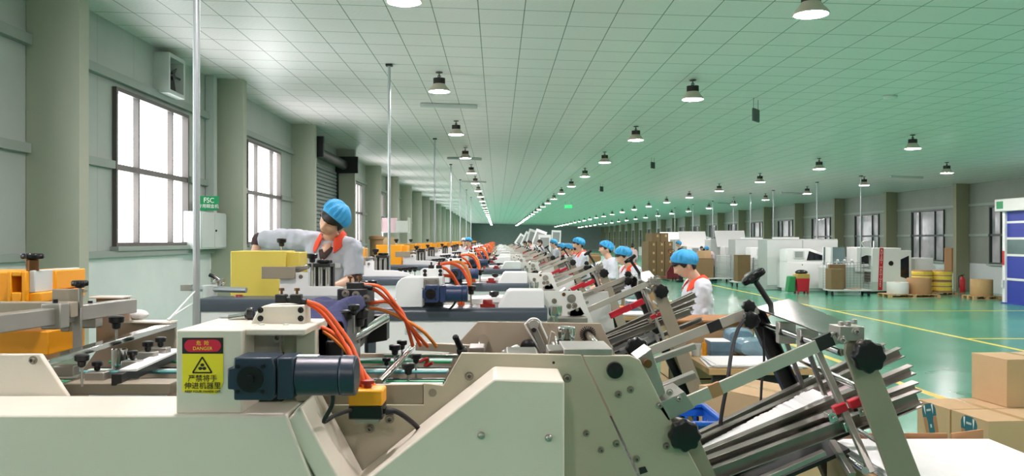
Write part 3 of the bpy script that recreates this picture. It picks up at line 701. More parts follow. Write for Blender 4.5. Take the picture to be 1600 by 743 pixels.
b = MB(); b.pprism([(733, 540), (757, 540), (757, 551.5), (733, 551.5)], 2.5, 2.46, 2.56); b.build('bearing_block', M['alu'], t, .003)
b = MB(); b.tube([P(785, 550, 2.7), P(797, 545, 2.72), (P(808, 541, 2.74)), P(812, 549, 2.76)], .006, 8); b.build('pale_tube', M['offwhite'], t)
b = MB(); b.pprism([(792, 548), (838, 548), (842, 553), (788, 553)], 2.6, 2.5, 2.7); b.build('sensor_bracket', M['alu'], t, .002)
b = MB(); p0 = P(722, 548, 2.75); p1 = P(712, 527, 2.72); b.cyl(p0, p1, .012, .009, 12); b.ball(p1, .0105); b.ball(p0, .018); b.build('locking_lever', M['black'], t)
b = MB(); b.bar(P(650, 540, 3.2), P(745, 545, 3.2), .03, .03); b.build('conveyor_rail', M['satin'], t, .002)
b = MB(); b.bar(P(600, 556, 3.2), P(745, 556, 3.2), .02, .012); b.bar(P(560, 574, 3.0), P(705, 574, 3.0), .03, .01); b.build('guide_strip', M['chrome'], t)
# conveyor rails and belts
b = MB(); b.pprism([(444, 601), (662, 599), (662, 631), (444, 631)], 2.44, 2.43, 2.45); b.build('conveyor_rail', M['satin'], t, .002)
b = MB(); b.pprism([(108, 594), (276, 594), (276, 612), (108, 612)], 2.6, 2.55, 2.64); b.build('conveyor_rail', M['satin'], t, .003)
rods(t, 130, 700, [2.62, 2.7, 2.78, 2.86, 2.94, 3.02, 3.1, 3.18, 3.25], 1.262, [M['white_belt'], M['green_belt'], M['dark'], M['teal_belt'], M['white_belt'], M['dark'], M['green_belt'], M['white_belt'], M['teal_belt']])
for (u, v, r) in (((592, 598, 2.5), (645, 541, 3.28), .012), ((520, 545, 2.75), (602, 497, 3.25), .018), ((630, 632, 2.5), (655, 606, 3.3), .012), ((580, 640, 2.5), (600, 612, 3.3), .012)):
    b = MB(); b.cyl(P(*u), P(*v), r, n=16); b.build('cross_shaft', M['chrome'], t)
b = MB(); b.pprism([(575, 492), (606, 492), (606, 530), (575, 535)], 3.25, 3.22, 3.3); b.build('shaft_bracket', M['dark'], t, .002)
for (px, py, Y, s) in ((617, 553, 3.0, 1), (628, 544, 3.1, .9), (650, 566, 2.9, .9), (638, 583, 2.7, 1), (604, 569, 2.9, .7)): t_knob(t, px, py, Y, s)
b = MB(); b.tube([P(655, 565, 3.0), P(668, 560, 3.0), P(664, 572, 3.0), P(676, 566, 2.98)], .006, 8); b.build('red_cord', M['redbtn'], t)
# danger-sign housing, bracket and motor
x0, x1, xm = (275-CX)*2.17/F, (477-CX)*2.2/F, (378-CX)*2.17/F
b = MB(); b.box(x0, xm, 2.17, 2.49, zb-.001, 1.473); b.box(xm-.001, x1, 2.2, 2.49, 1.456, 1.473); b.box(xm-.001, x1, 2.36, 2.49, zb-.001, 1.457); b.box(x1-.055, x1, 2.33, 2.49, zb-.001, 1.46)
hs = b.build('motor_housing', M['cream'], t, .004)
sx0, sx1, sz0, sz1, sy = (285-CX)*2.17/F, (349-CX)*2.17/F, EYE-(615-CY)*2.17/F, EYE-(527-CY)*2.17/F, 2.17
b = MB(); b.prism([(sx0, sz0+.006), (sx1-.018, sz0), (sx1-.006, sz0+.014), (sx1, sz0+.03), (sx1, sz1), (sx0, sz1)], sy-.0012, sy); sg = b.build('danger_sign', M['sign_yellow'], hs)
zh = EYE-(552-CY)*2.17/F
b = MB(); b.box(sx0, sx1, sy-.0016, sy-.001, zh, sz1); b.build('sign_header', M['sign_black'], sg)
b = MB(); hw, hh = .046, .0155; cc = Vector(((sx0+sx1)/2, 0, (zh+sz1)/2)); pl = []
for k in range(24):
    a = 2*PI*k/24; pl.append((cc.x+(hw-hh)*(1 if math.cos(a) > 0 else -1)+hh*math.cos(a), cc.z+hh*math.sin(a)))
b.prism(pl, sy-.0021, sy-.0015); b.build('sign_pill', M['sign_red'], sg)
T_ = lambda s, sz, dx, z, m_, sp=1.0: text(s, sz, m_, sg, ((sx0+sx1)/2+dx, sy-.0022, z), name='sign_text', spacing=sp)
T_('危  险', .0125, 0, cc.z+.006, M['sign_yellow']); T_('DANGER', .0118, 0, cc.z-.0072, M['sign_yellow'], 1.05)
T_('严禁将手', .0185, 0, EYE-(591-CY)*2.17/F, M['sign_black']); T_('伸进机器里', .0185, 0, EYE-(602.5-CY)*2.17/F, M['sign_black'])
T_('KEEP YOUR HANDS OFF', .0082, 0, EYE-(611-CY)*2.17/F, M['sign_black'])
b = MB(); tz = EYE-(581.5-CY)*2.17/F; tc = (sx0+sx1)/2-.001; h_ = .039; e_ = .024
for a, c_ in (((tc-e_, tz), (tc+e_, tz)), ((tc+e_, tz), (tc, tz+h_)), ((tc, tz+h_), (tc-e_, tz))):
    b.bar((a[0], sy-.0016, a[1]), (c_[0], sy-.0016, c_[1]), .0012, .0035, up=(c_[1]-a[1], 0, -(c_[0]-a[0])))
for k in range(3):
    a = PI/2+k*2*PI/3; b.ball((tc+.0058*math.cos(a), sy-.0016, tz+.0135+.0058*math.sin(a)), .0052, .0006, .0042, 12, 6)
b.build('fan_symbol', M['sign_black'], sg)
b = MB(); b.pprism([(386, 521), (441, 521), (441, 553), (386, 553)], 2.3, 2.28, 2.3)
for q in ((391, 526), (435, 526)): bolt(b, q[0], q[1], 2.28, .009, .016)
b.build('motor_bracket', M['steel'], t, .002)
b = MB(); b.pprism([(377, 552), (440, 552), (440, 646), (377, 646)], 2.33, 2.33, 2.36); b.build('recess_shade', M['dark'], t)  # dark sheet over the cream recess, painting its shade
motor(t, 366, 558, 586, 2.12, M['navy'])
b = MB(); b.tube([P(520, 612, 2.12), P(519, 632, 2.13), P(506, 658, 2.15), P(524, 648, 2.2), P(548, 640, 2.28)], .0055, 8); b.build('motor_cable', M['rubber'], t)
# block with air fittings above the housing
b = MB(); b.pprism([(393, 511), (408, 480), (417, 476), (478, 475), (479, 511)], 2.36, 2.33, 2.42); o = b.build('valve_block', M['cream'], t, .004)
bolts(o, ((407, 484), (407, 497), (470, 484), (470, 497)), 2.33, .0048, .008, M['dark'])
for q in ((409, 508), (447, 508)):
    s = MB(); c = P(q[0], q[1], 2.3); s.cyl(c-Vector((0, 0, .008)), c+Vector((0, 0, .004)), .0075, .0085, 14); s.build('white_button', M['offwhite'], o)
b = MB()
for px in (440, 463):
    c = P(px, 466, 2.36); b.obox(c, (1,0,0), (0,1,0), (0,0,1), .0155, .014, .012)
b.cyl(P(445, 467, 2.36), P(480, 471, 2.36), .009, n=12); o = b.build('air_fitting', M['dark'], t, .003)
for px in (440, 464):
    s = MB(); c = P(px, 460, 2.36); s.cyl(c, c+Vector((0, 0, .012)), .0035, n=8); s.cyl(c+Vector((0, 0, .011)), c+Vector((0, 0, .018)), .008, .0075, 12); s.build('brass_screw', M['brass'], o)
star_knob(t, 386, 490, 2.45, .018, .02, (1, 0, 0)); b = MB(); b.cyl(P(358, 497, 2.45), P(384, 493, 2.45), .01, n=12); b.build('knob_shaft', M['chrome'], t)
hoses(t, [[(478, 470, 2.36), (503, 480, 2.36), (527, 507, 2.36), (552, 545, 2.34), (566, 588, 2.32), (572, 618, 2.32)],
          [(478, 472, 2.38), (500, 486, 2.38), (523, 514, 2.38), (545, 550, 2.36), (560, 590, 2.34), (566, 618, 2.34)],
          [(481, 511, 2.4), (508, 513, 2.4), (534, 533, 2.38), (560, 568, 2.36), (578, 600, 2.34), (582, 620, 2.34)],
          [(481, 514, 2.42), (506, 518, 2.42), (536, 542, 2.40), (566, 580, 2.37), (588, 606, 2.36), (592, 622, 2.36)]])
# emergency stop
t_ = MB(); t_.box((548-CX)*2.32/F, (601-CX)*2.32/F, 2.28, 2.36, EYE-(653-CY)*2.3/F, EYE-(632-CY)*2.3/F); es = t_.build('emergency_stop', M['black'], t, .004)
s = MB(); s.box((548-CX)*2.32/F, (601-CX)*2.32/F, 2.28, 2.36, EYE-(632-CY)*2.3/F, EYE-(607-CY)*2.3/F); s.build('orange_lid', M['orange'], es, .005)
s = MB(); c = P(574, 606, 2.32); s.lathe([(.011, 0), (.011, .012), (.0185, .013), (.0195, .018), (.018, .022), (.0, .023)], c, n=24); s.build('stop_button', M['redbtn'], es)
s = MB(); s.tube([P(600, 642, 2.31), P(618, 642, 2.31), P(640, 656, 2.33), P(655, 672, 2.38), P(660, 700, 2.4)], .007, 10); s.build('stop_cable', M['rubber'], es)
s = MB(); c = P(603, 642, 2.31); s.cyl(c, c+Vector((.02, 0, 0)), .011, .009, 14); s.build('cable_gland', M['rubber'], es)
b = MB(); b.pprism([(556, 650), (592, 650), (592, 660), (556, 660)], 2.36, 2.355, YN+.001); b.build('stop_bracket', M['steel'], t)
# far carriage with its hoses
b = MB(); b.pprism([(533, 449), (579, 449), (579, 512), (560, 545), (533, 545)], 3.1, 3.02, 3.2); o = b.build('far_carriage', M['dark'], t, .004)
bolts(o, ((540, 458), (556, 460), (572, 466), (572, 486)), 3.02, .008)
b = MB(); b.box((490-CX)*2.9/F, (556-CX)*2.9/F, 2.72, 3.0, 1.29, 1.462); b.box((520-CX)*2.9/F, (548-CX)*2.9/F, 2.66, 2.72, 1.29, 1.43); b.build('shaded_carriage', M['black'], t, .006)  # black carriage block; its black also stands in for the shadows there
b = MB(); b.pprism([(478, 518), (505, 518), (505, 531), (538, 531), (538, 553), (478, 553)], 2.5, 2.46, 2.49); b.build('glue_bracket', M['dark'], t, .002)
for (px, py, Y, s) in ((535, 510, 2.72, 1.6), (560, 508, 2.95, 1.7), (553, 490, 2.7, .9)): t_knob(t, px, py, Y, s, .06)
b = MB(); c = P(556, 447, 3.05); b.obox(c, (1,0,0), (0,1,0), (0,0,1), .03, .02, .014); b.cyl(c+Vector((.02, 0, 0)), c+Vector((.06, 0, -.005)), .011, n=12); o = b.build('air_fitting', M['dark'], t, .003)
for dx in (-.02, .012): s = MB(); s.cyl(c+Vector((dx, 0, .012)), c+Vector((dx, 0, .03)), .004, n=8); s.cyl(c+Vector((dx, 0, .028)), c+Vector((dx, 0, .036)), .009, n=12); s.build('brass_screw', M['brass'], o)
hoses(t, [[(566, 444, 3.05), (594, 448, 3.05), (614, 470, 3.05), (640, 508, 3.1), (657, 540, 3.15)], [(566, 446, 3.06), (590, 455, 3.06), (618, 482, 3.06), (650, 520, 3.1), (668, 541, 3.15)],
          [(575, 474, 3.06), (606, 471, 3.06), (626, 484, 3.08), (636, 508, 3.1), (645, 540, 3.15)], [(575, 481, 3.07), (598, 484, 3.07), (632, 499, 3.08), (662, 518, 3.1), (682, 541, 3.15)]], .0065)
# feeder at the left-hand end
b = MB(); b.pprism([(-420, 553), (62, 553), (106, 620), (-420, 622)], YN, YN, YN+.02); o = b.build('feeder_plate', M['cream'], t, .003)
bolts(o, ((52, 562),), YN, .007)
b = MB(); b.bar(P(65, 566, YN+.02), P(268, 507, YF), .045, .018); b.build('cross_bar', M['chrome'], t, .002)
b = MB(); b.bar((-1.40, YN-.1, 1.468), (-1.405, YF-.03, 1.447), .05, .052); b.build('cross_beam', M['steel'], t, .003)
b = MB(); b.bar((-2.1, 2.78, 1.475), (-1.36, 2.78, 1.475), .05, .05); b.build('cross_beam', M['satin'], t, .003)
for (xa, xb, Y) in ((74, 99, 2.72), (128, 154, 3.0)):
    b = MB(); c = P((xa+xb)/2, 493, Y); b.obox(c, (1,0,0), (0,1,0), (0,0,1), .031, .03, .04); o = b.build('beam_clamp', M['steel'], t, .004)
    s = MB(); s.cyl(c+Vector((0, 0, .04)), c+Vector((0, 0, .052)), .008, n=10); s.build('clamp_screw', M['black'], o)
b = MB(); b.pprism([(86, 451), (135, 451), (135, 456), (128, 456), (128, 500), (116, 500), (112, 517), (100, 517), (96, 500), (86, 490)], 2.85, 2.83, 2.86); b.build('feeder_bracket', M['satin'], t, .002)
b = MB(); b.pprism([(119, 480), (132, 480), (132, 552), (119, 552)], 2.84, 2.815, 2.828); b.build('height_plate', M['steel'], t, .002)
star_knob(t, 125, 447, 2.82, .026, .02, (0, 0, 1), stem=.07); star_knob(t, 51, 405, 3.0, .036, .022, (0, 0, 1), stem=.06)
b = MB(); b.cyl(P(51, 423, 3.0), P(51, 405, 3.0), .02, n=16); b.build('knob_collar', M['brass'], t)
b = MB(); b.pprism([(-260, 424), (33, 424), (33, 470), (-260, 470)], 3.05, 3.0, 3.3); b.pprism([(33, 422), (40, 422), (40, 470), (33, 470)], 3.05, 2.96, 3.3); b.pprism([(40, 422), (55, 422), (55, 430), (40, 430)], 3.05, 2.96, 3.3); b.pprism([(40, 454), (55, 454), (55, 470), (40, 470)], 3.05, 2.96, 3.3); b.pprism([(55, 422), (62, 422), (62, 470), (55, 470)], 3.05, 2.96, 3.3); b.pprism([(40, 430), (55, 430), (55, 454), (40, 454)], 3.05, 3.03, 3.04)
b.pprism([(70, 422), (88, 422), (88, 452), (70, 452)], 3.1, 3.1, 3.32); b.pprism([(62, 455), (80, 455), (80, 470), (62, 470)], 3.05, 2.98, 3.3)
og = b.build('feed_guard', M['orange'], t, .004)
s = MB(); c = P(48, 450, 3.0); s.cyl(c, c+Vector((0, 0, .036)), .012, n=14); s.build('sight_glass', M['brass'], og)
b = MB(); b.pprism([(62, 421), (71, 421), (71, 455), (62, 455)], 3.05, 2.98, 3.3); b.build('guard_post', M['palegrey'], t, .003)
b = MB(); b.pprism([(-260, 515), (87, 515), (87, 552), (-260, 552)], 3.1, 3.05, 3.32); b.build('feed_guard', M['orange'], t, .004)
b = MB(); b.bar(P(182, 593, 2.55), P(276, 552, 3.2), .03, .035); b.build('guide_channel', M['dark'], t, .002)
b = MB(); b.bar(P(200, 578, 2.6), P(276, 545, 3.2), .05, .006); b.build('paper_guide', M['paper'], t)
for (px, py, Y, s) in ((128, 571, 2.5, 1.0), (152, 577, 2.62, .8), (182, 512, 2.95, 1.25), (231, 547, 2.95, .95), (251, 540, 3.05, .95), (207, 560, 2.8, .8)): t_knob(t, px, py, Y, s, .06)
b = MB(); b.lathe([(.022, -.07), (.026, -.065), (.026, 0), (.022, .004)], P(187, 545, 2.95), n=18); b.build('guide_post', M['chrome'], t)
for q in ((231, 556, 2.95), (251, 549, 3.05), (207, 570, 2.8), (152, 588, 2.62), (104, 578, 2.6)):
    b = MB(); b.obox(P(*q), (1,0,0), (0,1,0), (0,0,1), .03, .02, .016); b.build('guide_bracket', M['steel'], t, .003)
b = MB(); b.pprism([(160, 600), (275, 600), (275, 612), (160, 612)], 3.0, 2.9, 2.92); b.build('white_guide', M['white_belt'], t)
b = MB(); b.tube([P(200, 608, 2.66), P(230, 600, 2.7), P(255, 612, 2.72), P(276, 604, 2.75)], .005, 8); b.build('signal_cable', M['rubber'], t)
delivery(t)
b = MB(); b.bar(P(1109, 612, 2.47), P(1126, 605, 2.47), .015, .038); b.build('tape_wrap', M['carton_in'], t)
b = MB(); b.bar(P(1276, 538.5, 2.47), P(1300, 528, 2.47), .016, .039); b.build('rubber_sleeve', M['dark'], t)
b = MB(); b.bar(P(1106, 513, 3.3), P(1126, 505, 3.3), .015, .039); b.build('rubber_sleeve', M['dark'], t)
b = MB(); c = P(1170, 738, 3.0); b.obox(c, (1,0,.3), (0,1,0), (-.3,0,1), .03, .02, .03); o = b.build('rotary_switch', M['sign_yellow'], t, .004)
b = MB(); b.obox(c+Vector((-.012, -.03, .0)), (1,0,.3), (0,1,0), (-.3,0,1), .009, .012, .026); b.build('switch_handle', M['red'], o, .004)
b = MB(); b.tube([P(1168, 494, 3.26), P(1154, 512, 3.2), P(1144, 545, 3.1), P(1136, 600, 3.02), P(1126, 660, 2.98), P(1122, 760, 2.95), P(1118, 830, 2.95)], .007, 10); b.build('hanging_cable', M['rubber'], t)
b = MB(); b.tube([P(1191, 512, 3.28), P(1194, 560, 3.27), P(1190, 600, 3.26), P(1187, 660, 3.24), P(1180, 760, 3.24)], .005, 8); b.build('hanging_cable', M['rubber'], t)
# ---- the white machines: one built in full, then copied down the hall
T2 = empty('gluing_machine', (0, 2.9, 0), 'white gluing machine second in the row, slate-blue edge and pale yellow guard', 'machine', 'gluing machines in the long row')
t = T2
delivery(t)
t.location = (0, 5.95, 0)
def unit(xa, xb, zt, nm):
    b = MB(); b.box(xa+.012, xb, 5.2, 5.5, 0, zt-.06); o = b.build(nm, M['white'], t, .006)
    r = .03; sec = [(5.19, zt-.075), (5.19, zt-r)]+[(5.19+r-r*math.cos(a), zt-r+r*math.sin(a)) for a in (.4, .8, 1.2, PI/2)]+[(5.5, zt), (5.5, zt-.075)]
    s = MB(); s.rings([[Vector((xa, y, z)) for y, z in sec], [Vector((xb, y, z)) for y, z in sec]]); s.box(xa-.03, xa+.01, 5.19, 5.5, 0, zt-.03); s.build('edge_trim', M['band'], o)
    return o
u1 = unit(-1.80, -.80, 1.343, 'lower_body'); u2 = unit(-.745, .30, 1.288, 'lower_body')
for (px, py, u) in ((357, 499, u1), (647, 517, u2)):
    c = P(px, py, 5.2); b = MB(); b.obox(c, (1,0,0), (0,1,0), (0,0,1), .055, .004, .02); h = b.build('handle', M['palegrey'], u, .002)
    b = MB(); b.obox(c+Vector((0, -.0045, .002)), (1,0,0), (0,1,0), (0,0,1), .045, .001, .011); b.build('handle_recess', M['screen'], h)
b = MB(); b.pprism([(770, 484), (800, 455), (908, 454), (926, 503), (948, 560), (958, 760), (770, 760)], 5.47, 5.47, 5.49); sp = b.build('side_plate', M['offwhite'], t, .002)
bolts(sp, ((866, 470), (898, 477), (889, 478), (905, 500)), 5.47, .01)
c = P(893, 466, 5.47); b = MB(); b.cyl(c, c-Vector((0, .006, 0)), .028, n=20); b.cyl(c, c-Vector((0, .014, 0)), .014, n=14); b.build('shaft_end', M['steel'], sp)
b = MB(); b.pprism([(776, 483), (792, 455), (797, 452), (849, 452), (850, 484), (850, 488), (776, 488)], 5.3, 5.24, 5.46); b.build('hood', M['white'], t, .008, seg=3)
b = MB(); b.pprism([(720, 470), (950, 455), (962, 520), (970, 900), (300, 900), (300, 475), (560, 470)], 6.37, 6.37, 6.39); b.build('far_side_plate', M['offwhite'], t, .002)
ib = MB(); ib.box(-1.75, .6, 5.52, 6.36, 1.02, 1.04); ib.build('inner_tray', M['dark'], t)
pts = [(618, 480), (618, 452)]+[(634-16*math.cos(a), 450-17*math.sin(a)) for a in (.3, .7, 1.1, 1.45)]+[(691, 432), (691, 450), (660, 450), (660, 480)]
b = MB(); b.pprism(pts, 5.2, 5.21, 5.46); hs = b.build('motor_housing', M['white'], t, .006, seg=3)
b = MB(); b.pprism([(658, 480), (691, 480), (691, 450), (658, 450)], 5.3, 5.34, 5.46); b.build('recess_shade', M['dark'], t)  # dark block in the housing cut-out, painting the shade behind the motor
b = MB(); b.pprism([(662, 434), (686, 434), (686, 452), (662, 452)], 5.22, 5.195, 5.208)
for q in ((666, 438), (682, 438)): bolt(b, q[0], q[1], 5.195, .009)
b.build('motor_bracket', M['steel'], t, .002)
motor(t, 661, 731, 458, 5.14, M['blue_motor'], 1.0)
b = MB(); b.tube([P(712, 470, 5.15), P(708, 477, 5.17), P(703, 482, 5.2), P(699, 484, 5.25)], .006, 8); b.build('motor_cable', M['rubber'], t)
b = MB(); b.pprism([(658, 432), (658, 421), (661, 419), (692, 419), (692, 433)], 5.35, 5.3, 5.42); o = b.build('valve_block', M['white'], t, .004)
bolts(o, ((664, 423), (664, 429), (688, 423), (688, 429)), 5.3, .007, .012, M['dark'])
b = MB()
for px in (674, 686):
    c = P(px, 416.5, 5.34); b.obox(c, (1,0,0), (0,1,0), (0,0,1), .017, .014, .011); b.cyl(c+Vector((0, 0, .01)), c+Vector((0, 0, .03)), .006, n=8)
b.build('air_fitting', M['dark'], t, .002)
hoses(t, [[(682, 416, 5.34), (697, 420, 5.36), (709, 433, 5.4), (716, 452, 5.44), (718, 478, 5.46)], [(684, 413, 5.4), (705, 411, 5.45), (722, 420, 5.5), (732, 440, 5.5), (731, 456, 5.5)],
          [(688, 430, 5.4), (706, 432, 5.42), (716, 446, 5.44), (720, 462, 5.46), (724, 478, 5.47)], [(692, 412, 5.6), (716, 409, 5.7), (729, 419, 5.7), (735, 438, 5.7), (733, 452, 5.7)]], .0105)
b = MB(); b.pprism([(737, 462), (800, 459), (800, 466), (737, 470)], 5.9, 5.6, 5.9); b.build('white_guide', M['white'], t, .004)
b = MB(); c = P(762, 474, 5.3); b.lathe([(.03, 0), (.03, .02), (.026, .026), (0, .026)], c, n=18); b.obox(c-Vector((0, 0, .012)), (1,0,0), (0,1,0), (0,0,1), .045, .035, .012); b.build('stop_button', M['redbtn'], t)
t_knob(t, 736, 459, 5.5, 1.6, .06); t_knob(t, 772, 467, 5.7, 1.6, .05)
rods(t, 330, 760, [5.6, 5.72, 5.84, 5.96, 6.08, 6.2], 1.255, [M['white_belt'], M['green_belt'], M['dark'], M['white_belt'], M['teal_belt'], M['dark']])
b = MB(); b.bar(P(560, 480, 5.52), P(780, 480, 5.52), .03, .05); b.build('conveyor_rail', M['satin'], t, .002)
b = MB(); b.bar(P(560, 474, 6.3), P(780, 474, 6.3), .03, .05); b.build('conveyor_rail', M['satin'], t, .002)
for u, v in (((745, 480, 5.5), (765, 462, 6.33)), ((590, 482, 5.5), (620, 468, 6.33))):
    b = MB(); b.cyl(P(*u), P(*v), .016, n=14); b.build('cross_shaft', M['chrome'], t)
c = P(868, 489, 5.2); b = MB(); b.lathe([(.012, -.05), (.014, -.02), (.036, -.015), (.04, 0), (.04, .045), (0, .05)], c, n=20); b.build('adjusting_knob', M['chrome'], t, .002)
b = MB(); b.pprism([(863, 496), (917, 495), (917, 504), (863, 504)], 5.35, 5.3, 5.46); b.build('top_bar', M['steel'], t, .002)
# feeder end: guard, cheek plate, rollers, clamps
b = MB(); b.box((360-CX)*6/F, (446-CX)*6/F, 6.0, 6.3, 1.26, EYE-(392-CY)*6/F); b.box((446-CX)*6/F-.002, (466-CX)*6/F, 6.05, 6.3, 1.38, EYE-(394-CY)*6/F); fg = b.build('feed_guard', M['orange'], t, .006)
b = MB(); b.pprism([(438, 472), (438, 426), (483, 425), (483, 447), (528, 447), (560, 452), (600, 474)], 5.6, 5.58, 5.62); ck = b.build('cheek_plate', M['white'], t, .003)
bolts(ck, ((443, 430), (452, 430), (470, 432)), 5.58, .008)
b = MB(); b.pprism([(545, 455), (585, 455), (600, 474), (560, 474)], 5.9, 5.63, 5.95); b.build('sloped_plate', M['palegrey'], t, .004)
for i, (px, py) in enumerate(((548, 452), (560, 451), (571, 450), (582, 449))): t_knob(t, px, py, 5.75, 1.5, .05)
b = MB(); b.pprism([(410, 416), (462, 416), (462, 435), (410, 435)], 5.56, 5.535, 5.56); b.build('name_bar', M['satin'], t, .003)
for px in (490, 501, 512): b = MB(); b.cyl(P(px, 447, 5.75), P(px, 417, 5.75), .018, n=16); b.build('feed_roller', M['chrome'], t)
b = MB(); b.box((484-CX)*5.8/F, (520-CX)*5.8/F, 5.82, 5.88, EYE-(449-CY)*5.8/F, EYE-(413-CY)*5.8/F); b.box((484-CX)*5.8/F, (520-CX)*5.8/F, 5.7, 5.88, EYE-(416-CY)*5.8/F, EYE-(411-CY)*5.8/F); b.build('roller_frame', M['dark'], t, .003)
t_knob(t, 488, 409, 5.7, 1.7, .05); star_knob(t, 507, 411, 5.76, .05, .025, (0, 0, 1), stem=.04); t_knob(t, 440, 384, 6.4, 1.7, .12)
b = MB(); b.bar(P(430, 420, 5.6), P(483, 417, 5.6), .04, .02); b.cyl(P(460, 424, 5.6), P(480, 416, 5.7), .016, n=10); b.build('clamp_bar', M['steel'], t, .003)
b = MB(); b.cyl(P(328, 466, 5.5), P(328, 445, 5.5), .045, n=24); o = b.build('post_socket', M['palegrey'], t, .003)
b = MB(); b.cyl(P(296, 450, 5.5), P(385, 453, 5.46), .018, n=16); b.build('swing_tube', M['galv'], o)
b = MB(); c = P(292, 449, 5.5); b.obox(c, (1,0,0), (0,1,0), (0,0,1), .035, .02, .02); b.build('tube_clamp', M['steel'], o, .003)
b = MB(); b.bar(P(330, 444, 5.6), P(352, 436, 5.6), .03, .02); b.bar(P(336, 436, 5.6), P(352, 444, 5.6), .02, .02); b.cyl(P(340, 446, 5.6), P(340, 438, 5.6), .03, n=12); b.build('toggle_clamp', M['chrome'], o, .002)
b = MB(); b.tube([P(342, 438, 5.6), P(334, 432, 5.6), P(327, 429, 5.6)], .012, 8); b.build('clamp_lever', M['black'], o)
b = MB(); c = P(373, 463, 5.4); b.lathe([(.03, -.012), (.03, 0), (.022, .012), (0, .013)], c, n=18); b.build('stop_button', M['redbtn'], t)
for (px, Y) in ((455, 5.95), (470, 6.2)):
    b = MB(); b.cyl((P(px, 0, Y).x, Y, 1.03), (P(px, 0, Y).x, Y, 1.5), .02, n=12); b.build('guide_post', M['steel'], t)
for (x_, y_, z_) in ((.80, 5.62, 1.235), (.93, 5.9, 1.25)):
    d_ = Vector((.9, 0, .42)).normalized(); b = MB(); b.obox((x_, y_, z_), d_, (0, 1, 0), d_.cross(Vector((0, 1, 0))), .075, .018, .02); b.build('red_grip', M['red'], t, .005)
own_mat(fg, M['yellow'])
tree = child_map()
MOFF = [2.95, 6.9, 10.0, 13.4, 16.8, 20.2, 23.6, 27.0, 30.5, 34.0, 37.6, 41.5, 45.5, 50.0]
NTH = ['third','fourth','fifth','sixth','seventh','eighth','ninth','tenth','eleventh','twelfth','thirteenth','fourteenth']
SMALL = ('bolts','clamp_knob','mounting_bracket','rail_clamp','stop_button','motor_cable','air_fitting','white_guide','link_bar','lower_bracket','clamp_bar','name_bar','post_socket','guide_post','toggle_clamp','recess_shade','motor_bracket','shaft_clamp','corner_block','stop_bar','brace')
def stem_(n): return n.split('.')[0]
for i, dy in enumerate(MOFF):
    lb = 'white gluing machine, %s in the row counting from the cream one' % NTH[i] if i < 8 else 'white gluing machine far down the row, only a few pixels tall'
    c = T2.copy(); COL.objects.link(c); c.location = (.05*math.sin(i*2.1), 5.95+dy, 0); c['label'] = lb
    for ch in tree[T2.name]:
        nm = stem_(ch.name)
        if i >= 4 and nm in SMALL: continue
        k = ch.copy(); COL.objects.link(k); k.parent = c
        if nm == 'feed_guard': own_mat(k, M['orange'])
        if i < 4:
            for g in tree.get(ch.name, []):
                q = g.copy(); COL.objects.link(q); q.parent = k

# cloth on the shaded black carriage of the cream machine
b = MB(); nu, nv = 28, 22; vs = []
x0, x1 = (476-CX)*2.86/F, (560-CX)*2.86/F
for j in range(nv+1):
    for i in range(nu+1):
        u, v = i/nu, j/nv
        x = x0+(x1-x0)*u+.012*math.sin(7*v+3*u); y = 2.62+.4*v+.02*math.sin(9*u)
        z = 1.484+.012*math.sin(6*u+2*v)+.008*math.sin(13*u-7*v)+.014*math.exp(-((u-.45)/.2)**2)+.02*math.exp(-((u-.85)/.12)**2)
        if v < .24: z -= (.24-v)*.26*(1+.5*math.sin(5*u+.6))*(.5+.8*u)
        if u < .12: z -= (.12-u)*.25
        if u > .9 : z -= (u-.9)*.35
        vs.append((x, y, z))
b.add(vs, [(j*(nu+1)+i, j*(nu+1)+i+1, (j+1)*(nu+1)+i+1, (j+1)*(nu+1)+i) for j in range(nv) for i in range(nu)])
o = b.build('cloth', M['cloth'], None); so = o.modifiers.new('thickness', 'SOLIDIFY'); so.thickness = .004; so.offset = 1; ss = o.modifiers.new('smooth', 'SUBSURF'); ss.levels = 1; ss.render_levels = 1
tag(o, 'dark navy cloth crumpled over the cream machine behind the orange hoses', 'cloth')
b = MB(); c = P(213, 498, 3.37); b.ball(c+Vector((.0, 0, .018)), .05, .03, .02, 14, 8); o = b.build('plastic_bag_roll', M['sheet_edge']); tag(o, 'small white rolled bag lying on the far edge of the cream machine', 'bag')

# paper stack lying in the delivery rails of the cream machine
def sheet_stack(nm, u, v, Y0_, Y1_, hh, n, lb, group=None):
    t = empty(nm, P(u[0], u[1], (Y0_+Y1_)/2), lb, 'paper', group)
    p0 = P(u[0], u[1], (Y0_+Y1_)/2); p1 = P(v[0], v[1], (Y0_+Y1_)/2); d = (p1-p0).normalized(); up = Vector((-d.z, 0, d.x)); L = (p1-p0).length
    b = MB()
    for k in range(n):
        c = p0+d*(L*(k+.5)/n); h = hh*(.45+.55*k/n)*(1+.05*random.uniform(-1, 1)); tl = (up+d*-.9).normalized()
        b.obox(c+up*(h/2), (0, 1, 0), d, tl, (Y1_-Y0_)/2+random.uniform(-.004, .004), L/n*.9, h/2)
    b.build('sheets', M['paper'], t); b = MB(); b.bar(p0-up*.002, p1-up*.002, Y1_-Y0_-.01, .003); b.build('bottom_sheet', M['sheet_edge'], t)
    return t
sheet_stack('paper_stack', (1100, 716), (1296, 629), 2.80, 2.93, (.055), 64, 'long shingled stack of white sheets lying in the steel rails of the cream machine')
def print_sheet():
    b = MB(); p0 = P(1296, 618, 2.9); p1 = P(1338, 600, 2.9); b.bar(p0, p1, .2, .004); o = b.build('printed_sheet', mat('pink_print', (226,206,208), .6, vary=.2, vscale=30)); tag(o, 'pale pink printed sheet at the upper end of the rails of the cream machine', 'paper')
print_sheet()

